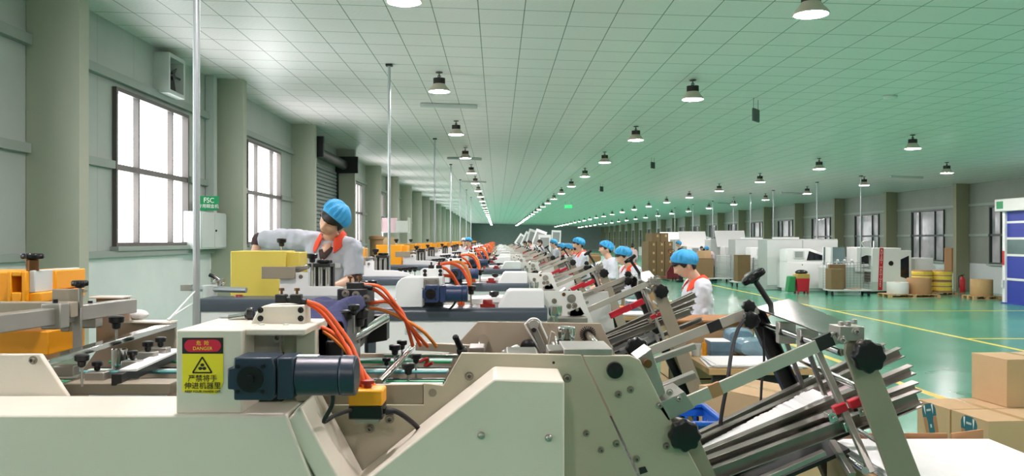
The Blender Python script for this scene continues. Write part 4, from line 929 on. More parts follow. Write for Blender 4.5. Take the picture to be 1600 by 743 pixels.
# ------------------------------------------------------------------ cartons, tables
def carton(nm, cx, cy, z, lx, ly, lz, rz, lb, group=None, m=None, tape=True, open_=False, cat='box'):
    t = empty(nm, (cx, cy, z), lb, cat, group); m = m or M['carton']
    t.rotation_euler = (0, 0, rz)
    b = MB(); org = Vector((cx, cy, z)); w = .006
    def bx(q, x0, x1, y0, y1, z0, z1): q.box(cx+x0, cx+x1, cy+y0, cy+y1, z+z0, z+z1)
    if open_:
        bx(b, -lx/2, lx/2, -ly/2, ly/2, 0, w)
        for s in (-1, 1):
            bx(b, s*lx/2-(w if s > 0 else 0), s*lx/2+(0 if s > 0 else w), -ly/2, ly/2, 0, lz); bx(b, -lx/2, lx/2, s*ly/2-(w if s > 0 else 0), s*ly/2+(0 if s > 0 else w), 0, lz)
        b.build('carton_body', m, t)
        for s in (-1, 1):
            f = MB(); c0 = Vector((cx+s*lx/2, cy, z+lz)); d = Vector((s*.6, 0, .35)).normalized(); f.obox(c0+d*lx*.18, d, (0, 1, 0), d.cross(Vector((0, 1, 0))), lx*.18, ly/2, .003); f.build('flap', M['carton_in'], t)
            f = MB(); c0 = Vector((cx, cy+s*ly/2, z+lz)); d = Vector((0, s*.8, .25)).normalized(); f.obox(c0+d*ly*.18, (1, 0, 0), d, d.cross(Vector((1, 0, 0))), lx/2, ly*.18, .003); f.build('flap', M['carton_in'], t)
    else:
        bx(b, -lx/2, lx/2, -ly/2, ly/2, 0, lz-.006); b.build('carton_body', m, t, .004)
        for s in (-1, 1):
            f = MB(); bx(f, *((-lx/2, -.002) if s < 0 else (.002, lx/2)), -ly/2, ly/2, lz-.006, lz); f.build('flap', m, t)
        if tape:
            f = MB(); bx(f, -.025, .025, -ly/2-.001, ly/2+.001, lz-.0005, lz+.001); bx(f, -.025, .025, -ly/2-.0012, -ly/2+.001, lz-.07, lz); f.build('tape', M['tape'], t)
    return t
M['teal_print'] = mat('teal_print', (38,98,112), .6); M['tan_print'] = mat('tan_print', (176,124,82), .6)
def emblem(t, x, y, z, rz, h=.2, tilt=0.0):        # teal rounded print with tan sides and white shoulder stripes, lying on the carton's face
    R = Matrix.Rotation(rz, 3, 'Z') @ Matrix.Rotation(tilt, 3, 'Y'); e = None
    def put(pl, d, nm, m, par):
        b = MB(); b.prism([(a*h, c*h) for a, c in pl], -d, 0); q = MB(); q.v = [R @ v+Vector((x, y, z)) for v in b.v]; q.f = b.f; return q.build(nm, m, par)
    e = put([(-.15, -.5), (.15, -.5), (.14, .0), (.18, .12), (.34, .12), (.35, .32), (.29, .44), (.16, .5), (-.16, .5), (-.29, .44), (-.35, .32), (-.34, .12), (-.18, .12), (-.14, .0)], .0012, 'printed_emblem', M['teal_print'], t)
    for s in (-1, 1):
        put([(s*.17, -.5), (s*.30, -.5), (s*.33, -.1), (s*.33, .11), (s*.19, .11), (s*.155, .0)], .0011, 'emblem_side', M['tan_print'], e)
        put([(s*.19, .18), (s*.16, .47), (s*.24, .45), (s*.22, .3)], .0016, 'emblem_stripe', M['sign_white'], e)
    put([(-.11, .28), (.11, .28), (.11, .34), (-.11, .34)], .0017, 'emblem_text', M['palegrey'], e); put([(-.04, -.2), (.04, -.2), (.04, -.1), (-.04, -.1)], .0017, 'emblem_logo', M['palegrey'], e)
# big boxes at the lower right
def turned(corner, rz, lx, ly): return Vector(corner)+Matrix.Rotation(rz, 3, 'Z') @ Vector((lx/2, ly/2, 0))

RZ = .09
def box_at(x, y, z, lx, ly, lz, lb, rz=RZ, **k):      # x, y = the corner nearest the camera on its left
    c = turned((x, y, 0), rz, lx, ly); return carton('carton', c.x, c.y, z, lx, ly, lz, rz, lb, **k), c
g = 'brown cartons stacked at the lower right'
t, c = box_at(3.51, 6.18, 0, .62, .43, .40, 'front lower carton with a teal bottle print, beside the white board', group=g); emblem(t, c.x-.3102, c.y-.0, .258, -PI/2, .27)
t, c = box_at(3.466, 6.625, 0, .62, .43, .40, 'rear lower carton with a teal bottle print, behind its twin', group=g); emblem(t, c.x-.3102, c.y+.03, .262, -PI/2, .27, -.28)
box_at(3.94, 6.68, .402, .6, .43, .37, 'plain brown carton on top of the two printed cartons', group=g)
box_at(4.11, 6.69, 0, .55, .43, .40, 'carton under the plain top carton at the picture edge', group=g)
# white board in an open carton on a low stand, lower right corner
t = carton('open_carton', 1.46, 2.79, .50, .58, .56, .47, 0, 'open carton packed full of white board at the lower right corner', tape=False)
for ch in kids(t):
    if stem_(ch.name) == 'flap': bpy.data.objects.remove(ch)
b = MB(); b.box(1.20, 1.60, 3.071, 3.079, .93, 1.012); b.build('flap', M['carton_in'], t)
b = MB(); b.obox((1.68, 3.09, .985), Vector((.9, .4, 0)).normalized(), Vector((-.4, .9, 0)).normalized(), (0, 0, 1), .08, .004, .03); b.build('flap', M['carton_in'], t)
o2 = empty('white_board_stack', (1.46, 2.79, .966), 'flat stack of white board sheets filling the open carton at the lower right', 'paper')
b = MB()
for k in range(18): e = random.uniform(-.004, .004); b.box(1.46-.277+e, 1.46+.277+e, 2.79-.266, 2.79+.264, .968+k*.0016, .9694+k*.0016)
b.build('sheets', M['paper'], o2)
t = empty('work_stand', (1.46, 2.79, 0), 'low stand carrying the carton of white board', 'stand')
b = MB(); b.box(1.19, 1.74, 2.52, 3.06, .46, .499); b.build('stand_top', M['wood'], t, .004)
for x in (1.40, 1.70):
    for y in (2.56, 3.02):
        b = MB(); b.box(x-.02, x+.02, y-.02, y+.02, 0, .46); b.build('leg', M['dark'], t, .003)
# packing table behind the cream machine's delivery, with its goods
def table(x0, x1, y0, y1, z, lb, group='wooden packing tables'):
    t = empty('packing_table', ((x0+x1)/2, (y0+y1)/2, 0), lb, 'table', group)
    b = MB(); b.box(x0, x1, y0, y1, z-.04, z); b.build('table_top', M['wood'], t, .003)
    for yy in (y0+.05, y1-.08): b = MB(); b.box(x0+.05, x1-.05, yy, yy+.03, z-.13, z-.04); b.build('apron', M['dark'], t, .002)
    for x in (x0+.06, x1-.06):
        for y in (y0+.06, y1-.06):
            b = MB(); b.box(x-.025, x+.025, y-.025, y+.025, 0, z-.04); b.build('leg', M['dark'], t, .003)
    return t
table(1.36, 2.05, 5.55, 6.65, .87, 'dark-legged wooden table covered in white sheets, nearest worker stands behind it')
def flat_sheets(x0, x1, y0, y1, z, n, lb, rz=0.0, group='loose white sheets on the packing tables'):
    t = empty('sheet_pile', ((x0+x1)/2, (y0+y1)/2, z), lb, 'paper', group); b = MB(); c = Vector(((x0+x1)/2, (y0+y1)/2, 0))
    for k in range(n):
        a = rz+random.uniform(-.12, .12); b.obox(c+Vector((random.uniform(-.02, .02), random.uniform(-.02, .02), z+.003+.004*k)), (math.cos(a), math.sin(a), 0), (-math.sin(a), math.cos(a), 0), (0, 0, 1), (x1-x0)/2, (y1-y0)/2, .0019)
    b.build('sheets', M['paper'], t); return t
flat_sheets(1.40, 2.0, 5.58, 6.0, .871, 5, 'white sheets spread over the front of the nearest packing table')
def card_stack(x, y, z, lx, ly, h, lb, cap=True):
    t = empty('card_stack', (x, y, z), lb, 'cards', 'stacks of blue cards on the tables'); b = MB(); n = 22
    for k in range(n):
        q = random.uniform(-.004, .004); b.box(x-lx/2+q, x+lx/2+q, y-ly/2+q, y+ly/2-q, z+h*k/n, z+h*(k+.85)/n)
    b.build('cards', M['blueprint'], t); b = MB(); b.box(x-lx/2, x+lx/2, y-ly/2, y+ly/2, z+h, z+h+.006); b.build('top_card', M['paper'], t); return t
card_stack(1.59, 6.25, .871, .14, .2, .10, 'neat stack of blue printed cards with a white top on the nearest table')
def bundle(x, y, z, lx, ly, h, lb, rz=0):
    t = empty('wrapped_bundle', (x, y, z), lb, 'bundle', 'film-wrapped bundles'); b = MB(); pr = []
    for k in range(13):
        f = k/12; yy = -ly/2+ly*f; s = .82+.18*math.sin(PI*f); ring = []
        for i in range(16):
            a = 2*PI*i/16; q = abs(math.cos(a))**.6*math.copysign(1, math.cos(a)); w_ = abs(math.sin(a))**.6*math.copysign(1, math.sin(a))
            ring.append(Vector((x+lx/2*q*s, y+yy, z+h/2+h/2*w_*s*(1+.05*math.sin(5*k)))))
        pr.append(ring)
    b.rings(pr); o = b.build('film', M['film'], t)
    b = MB(); b.box(x-lx*.36, x+lx*.36, y-ly*.4, y+ly*.4, z+h*.2, z+h*.8); b.build('cards', M['blueprint'], t)
bundle(1.84, 6.2, .872, .30, .24, .125, 'large blue bundle wrapped in clear film on the nearest packing table')
bundle(1.80, 6.47, .872, .22, .2, .17, 'smaller wrapped blue bundle behind the large one')
b = MB(); b.cyl((1.487, 6.2, .871), (1.487, 6.2, .96), .018, .017, 14); b.cyl((1.487, 6.2, .96), (1.487, 6.2, .985), .008, .004, 10); tag(b.build('glue_bottle', M['orange']), 'small yellow-orange glue bottle beside the blue card stack', 'bottle')
b = MB(); b.lathe([(.030, 0), (.038, .085), (.035, .085), (.028, .005), (0, .005)], (1.42, 6.18, .871), n=24); tag(b.build('plastic_cup', M['palegrey']), 'translucent pale plastic tub at the left edge of the nearest table', 'tub')
c_ = carton('open_carton', 1.66, 6.87, .62, .66, .34, .42, .0, 'open brown carton standing behind the nearest packing table', open_=True)
c_ = carton('carton', 1.66, 6.87, 0, .66, .36, .615, .0, 'plain carton supporting the open one behind the nearest table')
b = MB(); b.lathe([(.028, 0), (.03, .04), (.012, .055), (.012, .075), (.03, .08), (.024, .10), (0, .104)], (1.36, 6.42, .871), n=18); tag(b.build('tape_dispenser', M['black']), 'small black handled stamp at the back corner of the nearest table', 'stamp')
# cartons and crate under the delivery
carton('carton', 1.47, 4.78, .40, .42, .56, .475, .55, 'brown carton with a clean pale top below the delivery rails, in front of the table')
carton('carton', 1.47, 4.78, 0, .42, .56, .398, .55, 'lower carton carrying the pale-topped one below the delivery rails')
def crate(x, y, z, lx, ly, h, lb):
    t = empty('plastic_crate', (x, y, z), lb, 'crate'); b = MB(); w_ = .008
    b.box(x-lx/2, x+lx/2, y-ly/2, y+ly/2, z, z+w_)
    for s in (-1, 1):
        for ax in (0, 1):
            L = lx if ax == 0 else ly; n_ = 9
            def put(u0, u1, z0, z1):
                if ax == 0: b.box(x+u0, x+u1, y+s*ly/2-w_/2, y+s*ly/2+w_/2, z0, z1)
                else: b.box(x+s*lx/2-w_/2, x+s*lx/2+w_/2, y+u0, y+u1, z0, z1)
            put(-L/2, L/2, z, z+h*.3); put(-L/2, L/2, z+h*.72, z+h)
            for k in range(n_+1): u = -L/2+L*k/n_; put(u-.008, u+.008, z+h*.3, z+h*.72)
            for k in (1, 2): put(-L/2, L/2, z+h*(.3+.14*k)-.006, z+h*(.3+.14*k)+.006)
    b.build('basket', M['bluecrate'], t, .002); b = MB()
    for s in (-1, 1): b.box(x-lx/2-.012, x+lx/2+.012, y+s*ly/2-.014, y+s*ly/2+.014, z+h-.02, z+h); b.box(x+s*lx/2-.014, x+s*lx/2+.014, y-ly/2, y+ly/2, z+h-.02, z+h)
    b.build('rim', M['bluecrate'], t, .004)
crate(.88, 4.335, .60, .42, .45, .235, 'blue perforated plastic crate under the delivery of the cream machine')
carton('carton', .88, 4.335, 0, .42, .46, .598, 0, 'brown carton the blue plastic crate stands on')
t = empty('tape_gun', (.62, 2.6, .0), 'orange and red tape gun', 'tape gun')
bpy.data.objects.remove(t)
# tables, cards and cartons by the other workers
for i, (x, y, L_, lb) in enumerate([(1.42, 9.5, 1.0, 'packing table with white sheets between the second and third machine deliveries'), (1.18, 11.1, .85, 'packing table beside the second and third workers'), (1.25, 14.2, .85, 'packing table beside the fourth worker'), (1.22, 17.7, .8, 'packing table farther along the row of workers')]):
    table(x-.3, x+.3, y, y+L_, .85, lb); flat_sheets(x-.25, x+.25, y+.05, y+.5, .851, 6, lb.replace('packing table', 'white sheets on the table').replace(' with white sheets', ''))
card_stack(1.645, 10.3, .851, .2, .25, .12, 'stack of blue cards on the table between the second and third deliveries')
b = MB(); b.box(1.34, 1.52, 10.15, 10.35, .852, .91); tag(b.build('tool_box', M['orange'], bevel=.01), 'yellow-orange tool box on the table between the second and third deliveries', 'tool box')
carton('carton', 2.5, 15.0, 0, .6, .5, .9, .1, 'tall brown carton behind the second worker in the aisle', m=M['kraft'])
carton('carton', 2.35, 19.0, 0, .8, .6, 1.1, .05, 'tall kraft carton beside the packing workers in mid hall', m=M['kraft'])
carton('carton', 2.5, 17.6, .0, .9, .6, 1.05, .05, 'large open-topped kraft carton in mid hall behind the third worker', m=M['kraft'])
carton('carton', 2.08, 24.0, 0, .4, .6, 1.6, .05, 'tall pinkish kraft stack far behind the fourth worker', m=M['kraft'])
for k, (x, y) in enumerate([(2.8, 27), (3.2, 31), (2.9, 33)]): carton('carton', x, y, 0, .8, .7, 1.2, .1*k, ['kraft carton far down the packing aisle, left one', 'kraft carton far down the aisle near the bending person', 'farthest kraft carton in the packing aisle'][k], m=M['kraft'])
# ------------------------------------------------------------------ right-hand side of the hall
def floor_at(px, py): Y = F*EYE/(py-CY); return (px-CX)*Y/F, Y
# stack of cartons: 3 wide, 2 deep, 4 high, and one layer on top
sx, sy = 6.57, 37.6; bw, bd, bh = .358, .88, .372
t = empty('pallet', (sx+.55, sy+.9, 0), 'wooden pallet under the tall stack of cartons', 'pallet'); b = MB()
for k in range(9): b.box(sx+.02, sx+1.06, sy+.03+k*.2, sy+.15+k*.2, .10, .12)
for x in (sx+.03, sx+.48, sx+.95): b.box(x, x+.1, sy+.03, sy+1.74, 0, .1)
b.build('boards', M['wood'], t)
for lay in range(5):
    for i in range(3):
        for j in range(2):
            if lay == 4 and i == 2: continue
            x = sx+.18+i*bw+(.17 if lay == 4 else 0); y = sy+.44+j*bd
            lv = ['bottom', 'second', 'third', 'fourth', 'top'][lay]; pos = ['left', 'middle' if lay < 4 else 'right', 'right'][i]
            c = carton('carton', x, y, .121+lay*(bh+.001), bw-.016, bd-.016, bh, 0, 'grey-brown carton in the tall aisle stack, %s layer, %s, %s' % (lv, pos, ['front', 'rear'][j]), group='cartons in the tall aisle stack', m=M['carton_old'], tape=False)
            if j == 0:
                b = MB(); yy = y-bd/2+.005; b.box(x+.02, x+.1, yy-.002, yy, .121+lay*(bh+.001)+.2, .121+lay*(bh+.001)+.3); b.build('label', M['carton'], c)
def wheel(mb, x, y, r=.05, w_=.03, ax=(1, 0, 0)):
    a = Vector(ax); mb.cyl(Vector((x, y, r))-a*w_/2, Vector((x, y, r))+a*w_/2, r, n=14)
# pallet jack
t = empty('pallet_jack', (7.07, 36.2, 0), 'red-brown hand pallet jack standing before the carton stack', 'pallet jack')
b = MB(); b.box(7.02, 7.19, 35.95, 37.2, .06, .12); b.box(7.47, 7.64, 35.95, 37.2, .06, .12); b.box(7.02, 7.64, 35.75, 36.0, .06, .35); b.build('forks', M['redbrown'], t, .01)
b = MB(); b.cyl((7.33, 35.8, .2), (7.07, 35.3, 1.15), .022, n=10); b.tube([(7.07, 35.3, 1.12), (6.97, 35.25, 1.25), (7.09, 35.22, 1.32), (7.22, 35.25, 1.25), (7.07, 35.3, 1.12)], .016, 8); b.build('handle', M['redbrown'], t)
b = MB(); b.prism([(7.03, .35), (7.63, .35), (7.37, .75), (7.27, .75)], 35.8, 35.9); b.build('pump_frame', M['redbrown'], t)
b = MB(); wheel(b, 7.27, 35.8, .09); wheel(b, 7.39, 35.8, .09); b.build('wheels', M['rubber'], t)
# carts
def platform_cart(px, py, Lx, Ly, lb, cage=False, boxes=()):
    x, y = floor_at(px, py); t = empty('platform_cart', (x, y, 0), lb, 'cart', 'flat carts on the right-hand floor')
    b = MB(); b.box(x-Lx/2, x+Lx/2, y-Ly/2, y+Ly/2, .15, .2); b.build('platform', M['palegrey'], t, .01)
    for sx_ in (-1, 1):
        for sy_ in (-1, 1):
            b = MB(); xx, yy = x+sx_*(Lx/2-.08), y+sy_*(Ly/2-.08); wheel(b, xx, yy, .065, .035); b.box(xx-.025, xx+.025, yy-.025, yy+.025, .09, .15); b.build('caster', M['rubber'], t)
    if cage:
        b = MB()
        for k in range(13): b.cyl((x-Lx/2+Lx*k/12, y+Ly/2-.02, .2), (x-Lx/2+Lx*k/12, y+Ly/2-.02, 1.0), .006, n=5)
        for k in range(11): z = .2+.8*k/10; b.bar((x-Lx/2, y+Ly/2-.02, z), (x+Lx/2, y+Ly/2-.02, z), .008, .008)
        for k in range(8): yy = y-Ly/2+Ly*k/7; b.cyl((x+Lx/2-.02, yy, .2), (x+Lx/2-.02, yy, .9), .006, n=5)
        for k in range(9): z = .2+.7*k/8; b.bar((x+Lx/2-.02, y-Ly/2, z), (x+Lx/2-.02, y+Ly/2, z), .008, .008)
        b.build('wire_cage', M['mesh_wire'], t)
    else:
        b = MB(); b.tube([(x+Lx/2-.03, y-Ly/2+.05, .2), (x+Lx/2+.02, y-Ly/2+.05, .85), (x+Lx/2+.02, y+Ly/2-.05, .85), (x+Lx/2-.03, y+Ly/2-.05, .2)], .016, 8, 0); b.build('push_handle', M['galv'], t)
    for i, (dx, dy, dz, lx, ly, lz, rz, l2) in enumerate(boxes): carton('carton', x+dx, y+dy, .201+dz, lx, ly, lz, rz, l2, m=M['carton_old'] if lz > .4 else M['carton'], tape=False)
    return x, y
platform_cart(1324, 461.5, 1.25, .62, 'wire-sided cart with folded cartons in front of the white machine with red strip', True,
   [(-.42, -.08, 0, .38, .42, .62, .04, 'grey-brown carton standing at the left end of the wire-sided cart'), (-.24, .20, .0, .5, .12, .74, .0, 'flat brown carton leaning behind the box on the wire-sided cart'), (.2, -.05, .001, .3, .3, .02, 0, 'flat sheet of cardboard lying on the wire-sided cart')])
cx1, cy1 = platform_cart(1180, 447.5, 1.65, .8, 'cart loaded with a carton and pale trays beside the grey console', False, [(-.5, -.1, 0, .46, .5, .95, .02, 'tall grey-brown carton at the left end of the second cart')])
cx2, cy2 = platform_cart(1112, 441, 1.5, .75, 'cart with an open carton left of the second cart', False, [(-.36, -.03, 0, .7, .6, .75, .02, 'grey-brown carton on the cart beside the crouching blue-capped worker'), (-.30, 0, .76, .42, .36, .3, .7, 'small tilted carton with open flaps on top of the cart load')])
def ribbed_rack(x, Y, w_, h, lb):
    t = empty('tray_stack', (x, Y, .2), lb, 'trays', 'stacks of trays on the carts'); b = MB(); n = 16
    for k in range(n): z = .21+h*k/n; b.box(x-w_/2, x+w_/2, Y-.3, Y+.3, z, z+h/n*.45)
    b.build('trays', M['palegrey'], t); b = MB()
    for sx_ in (-1, 1):
        for sy_ in (-1, 1): b.box(x+sx_*w_/2-.02, x+sx_*w_/2+.02, Y+sy_*.28-.02, Y+sy_*.28+.02, .201, .21+h)
    b.build('posts', M['galv'], t)
ribbed_rack(cx1+.30, cy1, .9, .85, 'stack of pale trays on posts left of the red stepladder')
ribbed_rack(cx2+.38, cy2, .6, .9, 'stack of grey trays behind the open carton cart')

# inspection machines: tall cabinet with a console in front
M['cab_grey'] = mat('cabinet_grey', (176,184,180), .45)
def inspection_machine(xc, yc, lb, open_lid=False, dark=True):
    t = empty('inspection_machine', (xc, yc, 0), lb, 'machine', 'white inspection machines along the right side')
    x0, x1 = xc-.72, xc+.78; y0 = yc
    b = MB(); b.box(x0, x1, y0, y0+.75, .1, .98); b.prism([(x0, .98), (x1, .98), (x1, 1.14), (x0+.75, 1.4), (x0, 1.4)], y0, y0+.75); b.box(x0+.05, x1-.05, y0+.05, y0+.7, 0, .1); b.build('console', M['white'], t, .015)
    b = MB(); b.prism([(x0+.64, 1.02), (x1-.06, 1.04), (x1-.08, 1.1), (x0+.72, 1.33)], y0-.012, y0); b.build('side_window', M['glass_dark'], t, .004)
    b = MB(); b.box(x0+.22, x0+.56, y0-.02, y0, 1.08, 1.34); o = b.build('screen_bezel', M['palegrey'], t, .006)
    b = MB(); b.box(x0+.26, x0+.52, y0-.024, y0-.019, 1.12, 1.31); b.build('screen', M['screen'], o)
    b = MB(); b.box(x0+.02, x1-.02, y0-.004, y0, .2, .94); b.box(x1-.5, x1-.47, y0-.02, y0-.004, .78, .9); o = b.build('door', M['white'], t, .003)
    b = MB()
    for x in (x0+.5, x1-.4): b.cyl((x, y0-.004, .88), (x, y0-.016, .88), .018, n=10)
    b.build('lock', M['dark'], o)
    b = MB(); b.box(x0-.35, x1+.55, y0+1.0, y0+2.0, .0, 1.72); b.build('rear_cabinet', M['cab_grey'], t, .02)
    b = MB()
    for k in range(2): b.box(x0-.33+k*1.21, x0-.33+k*1.21+1.17, y0+.985, y0+1.0, .15, 1.68)
    b.build('cabinet_door', M['palegrey'], t, .006)
    b = MB(); b.box(xc-.6, xc+.1, y0+1.2, y0+1.9, 1.72, 1.78); b.build('top_cover', M['white'], t, .01)
    b = MB(); b.box(x0, x1, y0+.75, y0+1.0, .1, .9); b.build('link_body', M['palegrey'], t)
    if open_lid:
        b = MB(); p0 = Vector((x0-.1, y0+1.0, 1.45)); b.obox(p0+Vector((.55, -.2, .28)), (1, 0, 0), Vector((0, -.5, -.8)).normalized(), Vector((0, .8, -.5)).normalized(), .62, .4, .02); b.build('raised_lid', M['white'], t, .006)
    return t
IM = [(1264, 455.4, 'white inspection machine with slanted dark side window, nearest, beside the red trolley'), (1203, 443, 'white inspection machine second from the right, behind the tray rack'), (1160, 438.6, 'grey-white inspection machine with raised white lids, third from the right'), (1098, 433, 'white inspection machine fourth from the right, behind the crouching worker'), (1065, 428, 'white inspection machine fifth from the right, partly behind the nearest worker')]
first = None
for i, (px, py, lb) in enumerate(IM):
    x, y = floor_at(px, py); inspection_machine(x, y, lb, i >= 2)
def tilted_cover(px, py, Y, w_, h, lb, tilt=.5, rz=0.0, group='raised white machine covers'):
    c = P(px, py, Y); t = empty('machine_cover', (c.x, c.y, 0), lb, 'machine cover', group)
    R = Matrix.Rotation(rz, 3, 'Z') @ Matrix.Rotation(tilt, 3, 'Y'); ax, az = R @ Vector((1, 0, 0)), R @ Vector((0, 0, 1)); ay = R @ Vector((0, 1, 0))
    b = MB(); b.obox(c, ax, ay, az, w_/2, .03, h/2); b.build('panel', M['white'], t, .01)
    b = MB(); b.obox(c-ay*.031, ax, ay, az, w_*.36, .004, h*.36); b.build('grey_inset', M['screen'], t)
    for s in (-1, 1):
        b = MB(); q = c-az*(h*.45)+ax*(s*w_*.4); b.cyl(q, (q.x, q.y, 0), .025, n=8); b.build('support', M['palegrey'], t)
for i, (px, py, Y, w_, h, tl, lb) in enumerate([(1095, 377, 45.6, .95, .7, .3, 'raised white cover over the machines behind the nearest worker, right one'), (1070, 376, 46.6, .9, .75, .3, 'raised white cover over the machines behind the nearest worker, middle one'), (1056, 375, 47.6, .75, .75, .1, 'raised white cover just right of the carton stack'),
      (842, 373, 38.2, .5, .8, .35, 'tilted white cover panel over the far machines, nearest of the fan'), (833, 372, 41.7, .6, .8, .3, 'tilted white cover panel over the far machines, second of the fan'), (825, 375, 45.6, .6, .8, .45, 'tilted white cover panel over the far machines, third of the fan'), (816, 377, 49.5, .7, .7, .6, 'tilted white cover panel over the far machines, last of the fan'), (851, 382, 34.8, .5, .8, .0, 'upright white cover panel at the right of the fan'), (869, 370, 45.2, .5, .7, .05, 'grey-framed upright white panel right of the fan')]):
    tilted_cover(px, py, Y, w_, h, lb, tl, -.1)
# white machine with the red strip
x, y = floor_at(1392, 458.5)
t = empty('box_machine', (x, y, 0), 'white box-making machine with a red vertical lettered strip and dark side window', 'machine')
Yb = y; q = lambda px, py: P(px, py, Yb)
def panel(pix, y0, y1, nm, m, bev=.01, par=None):
    b = MB(); b.pprism(pix, Yb, y0, y1); return b.build(nm, m, par or t, bev)
mb_ = panel([(1363, 387), (1408, 387), (1408, 391), (1424, 391), (1424, 452), (1361, 455)], Yb, Yb+.9, 'cabinet', M['white'])
panel([(1361, 440), (1424, 440), (1424, 453), (1361, 455)], Yb-.006, Yb, 'grey_skirt', M['palegrey'], .002)
st_ = panel([(1374.5, 387), (1380.5, 387), (1378.5, 453), (1371.5, 453)], Yb-.012, Yb, 'red_strip', M['red_paint'], 0)
panel([(1407, 405), (1420, 399), (1420, 436), (1407, 432)], Yb-.014, Yb, 'side_window', M['glass_dark'], .004)
c = q(1392, 411); b = MB(); b.cyl(c, c-Vector((0, .02, 0)), .075, n=24); b.build('round_vent', M['dark'], t)
for i, ch in enumerate('RUIZHI MACHINERY'):
    if ch == ' ': continue
    f = (i+.9)/16.8; px = 1377.6-2.6*f; py = 388+62.5*f; c = q(px, py); text(ch, .088, M['sign_white'], st_, (c.x, Yb-.0125, c.z), (PI/2, 0, 0), 'strip_letter', sx=1.15)
b = MB(); b.pprism([(1340, 386), (1363, 386), (1363, 400), (1356, 398), (1345, 402), (1345, 420), (1363, 420), (1363, 424), (1340, 424)], Yb, Yb+.05, Yb+.85); b.build('side_frame', M['white'], t, .006)
b = MB(); b.pprism([(1346, 398), (1361, 398), (1361, 419), (1346, 419)], Yb, Yb+.2, Yb+.5); b.build('gear_block', M['dark'], t, .01)
b = MB(); b.pprism([(1298, 386), (1331, 386), (1331, 420), (1298, 420)], Yb, Yb+.55, Yb+.6); b.build('tinted_guard', M['door_clear'], t)
rs = panel([(1303, 386), (1308, 386), (1307.5, 414), (1303, 414)], Yb+.53, Yb+.549, 'red_strip', M['red_paint'], 0)
for i, ch in enumerate('RUIZHI'): c = q(1305.5, 389+i*4.2); text(ch, .088, M['sign_white'], rs, (c.x, Yb+.529, c.z), (PI/2, 0, 0), 'strip_letter')
b = MB(); b.pprism([(1300, 386), (1303, 386), (1303, 450), (1299, 450)], Yb, Yb+.1, Yb+.8); b.build('side_frame', M['white'], t, .006)
b = MB(); b.pprism([(1294, 418), (1361, 416), (1361, 452), (1294, 452)], Yb, Yb+.2, Yb+.82); b.build('table_body', M['palegrey'], t, .01)
b = MB(); b.pprism([(1294, 414), (1361, 412), (1361, 417), (1294, 419)], Yb, Yb+.15, Yb+.84); b.build('feed_table', M['white'], t, .004)
for k in range(5):
    c = q(1302+k*11, 412); b = MB(); b.cyl(c+Vector((0, .3, -.06)), c+Vector((0, .3, .1)), .025, n=10); b.ball(c+Vector((.03, .3, .1)), .045); b.bar(c+Vector((-.08, .3, .05)), c+Vector((.1, .3, .06)), .02, .02); b.build('feed_head', M['palegrey'], t)
b = MB(); b.pprism([(1355, 424), (1364, 424), (1364, 440), (1355, 440)], Yb, Yb+.05, Yb+.2); b.build('control_box', M['dark'], t, .006)
b = MB(); b.tube([q(1350, 386), q(1347, 378), q(1358, 376), q(1361, 386)], .015, 8); b.build('cable_loop', M['offwhite'], t)
b = MB(); b.cyl(q(1371.5, 387)+Vector((0, .3, 0)), q(1371.5, 376)+Vector((0, .3, 0)), .02, n=10); b.build('signal_mast', M['white'], t)
b = MB(); b.pprism([(1426, 410), (1432, 403), (1466, 403), (1466, 414), (1470, 416), (1470, 440), (1426, 440)], Yb, Yb+.3, Yb+1.0); b.build('delivery_hood', M['white'], t, .012)
b = MB(); b.pprism([(1424, 405), (1432, 405), (1432, 450), (1424, 452)], Yb, Yb+.1, Yb+.8); b.pprism([(1432, 438), (1470, 438), (1470, 457), (1432, 457)], Yb, Yb+.4, Yb+.9); b.build('delivery_stand', M['palegrey'], t, .006)
b = MB(); b.pprism([(1361, 454), (1424, 451), (1424, 458.5), (1361, 458.5)], Yb, Yb+.04, Yb+.86); b.build('plinth', M['dark'], t)
# rolls on pallets
def pallet(x, y, lx, ly, lb):
    t = empty('pallet', (x, y, 0), lb, 'pallet', 'wooden pallets by the right wall'); b = MB(); n = 6
    for k in range(n): b.box(x-lx/2+lx*k/n+.01, x-lx/2+lx*(k+1)/n-.02, y-ly/2, y+ly/2, .085, .105)
    b.build('boards', M['wood'], t)
    b = MB()
    for yy in (-ly/2, -.04, ly/2-.08):
        b.box(x-lx/2, x+lx/2, y+yy, y+yy+.08, .0, .015)
        for xx in (-lx/2, -.05, lx/2-.1): b.box(x+xx, x+xx+.1, y+yy, y+yy+.08, .015, .085)
    b.build('blocks', M['wood'], t); return .106
def roll(x, y, z, r, h, m, lb, top=None, core=True, group='paper rolls on pallets', bands=0):
    t = empty('paper_roll', (x, y, z), lb, 'roll', group); b = MB(); b.lathe([(r*.98, 0), (r, .01), (r, h-.01), (r*.98, h), (.09, h), (.09, h-.03), (0, h-.03)], (x, y, z), n=40); b.build('roll', m, t)
    b = MB(); b.lathe([(.055, h-.029), (.055, h+.004), (.088, h+.004), (.088, h-.029)], (x, y, z), n=24); b.build('core', M['carton_in'], t)
    for k in range(bands):
        b = MB(); z0 = z+h*(.12+.45*k); b.lathe([(r+.002, 0), (r+.004, .01), (r+.004, h*.3), (r+.002, h*.3+.01)], (x, y, z0), n=40); b.build('label_band', M['yroll'], t)
        for j in range(10):
            a = PI*1.0+PI*(j+.5)/10; b = MB(); p = Vector((x+(r+.006)*math.cos(a), y+(r+.006)*math.sin(a), z0+h*.17)); d = Vector((math.cos(a), math.sin(a), 0)); b.obox(p, (-d.y, d.x, 0), d, (0, 0, 1), .035, .003, h*.09); b.build('printed_mark', M['sign_yellow'], t)
    return t
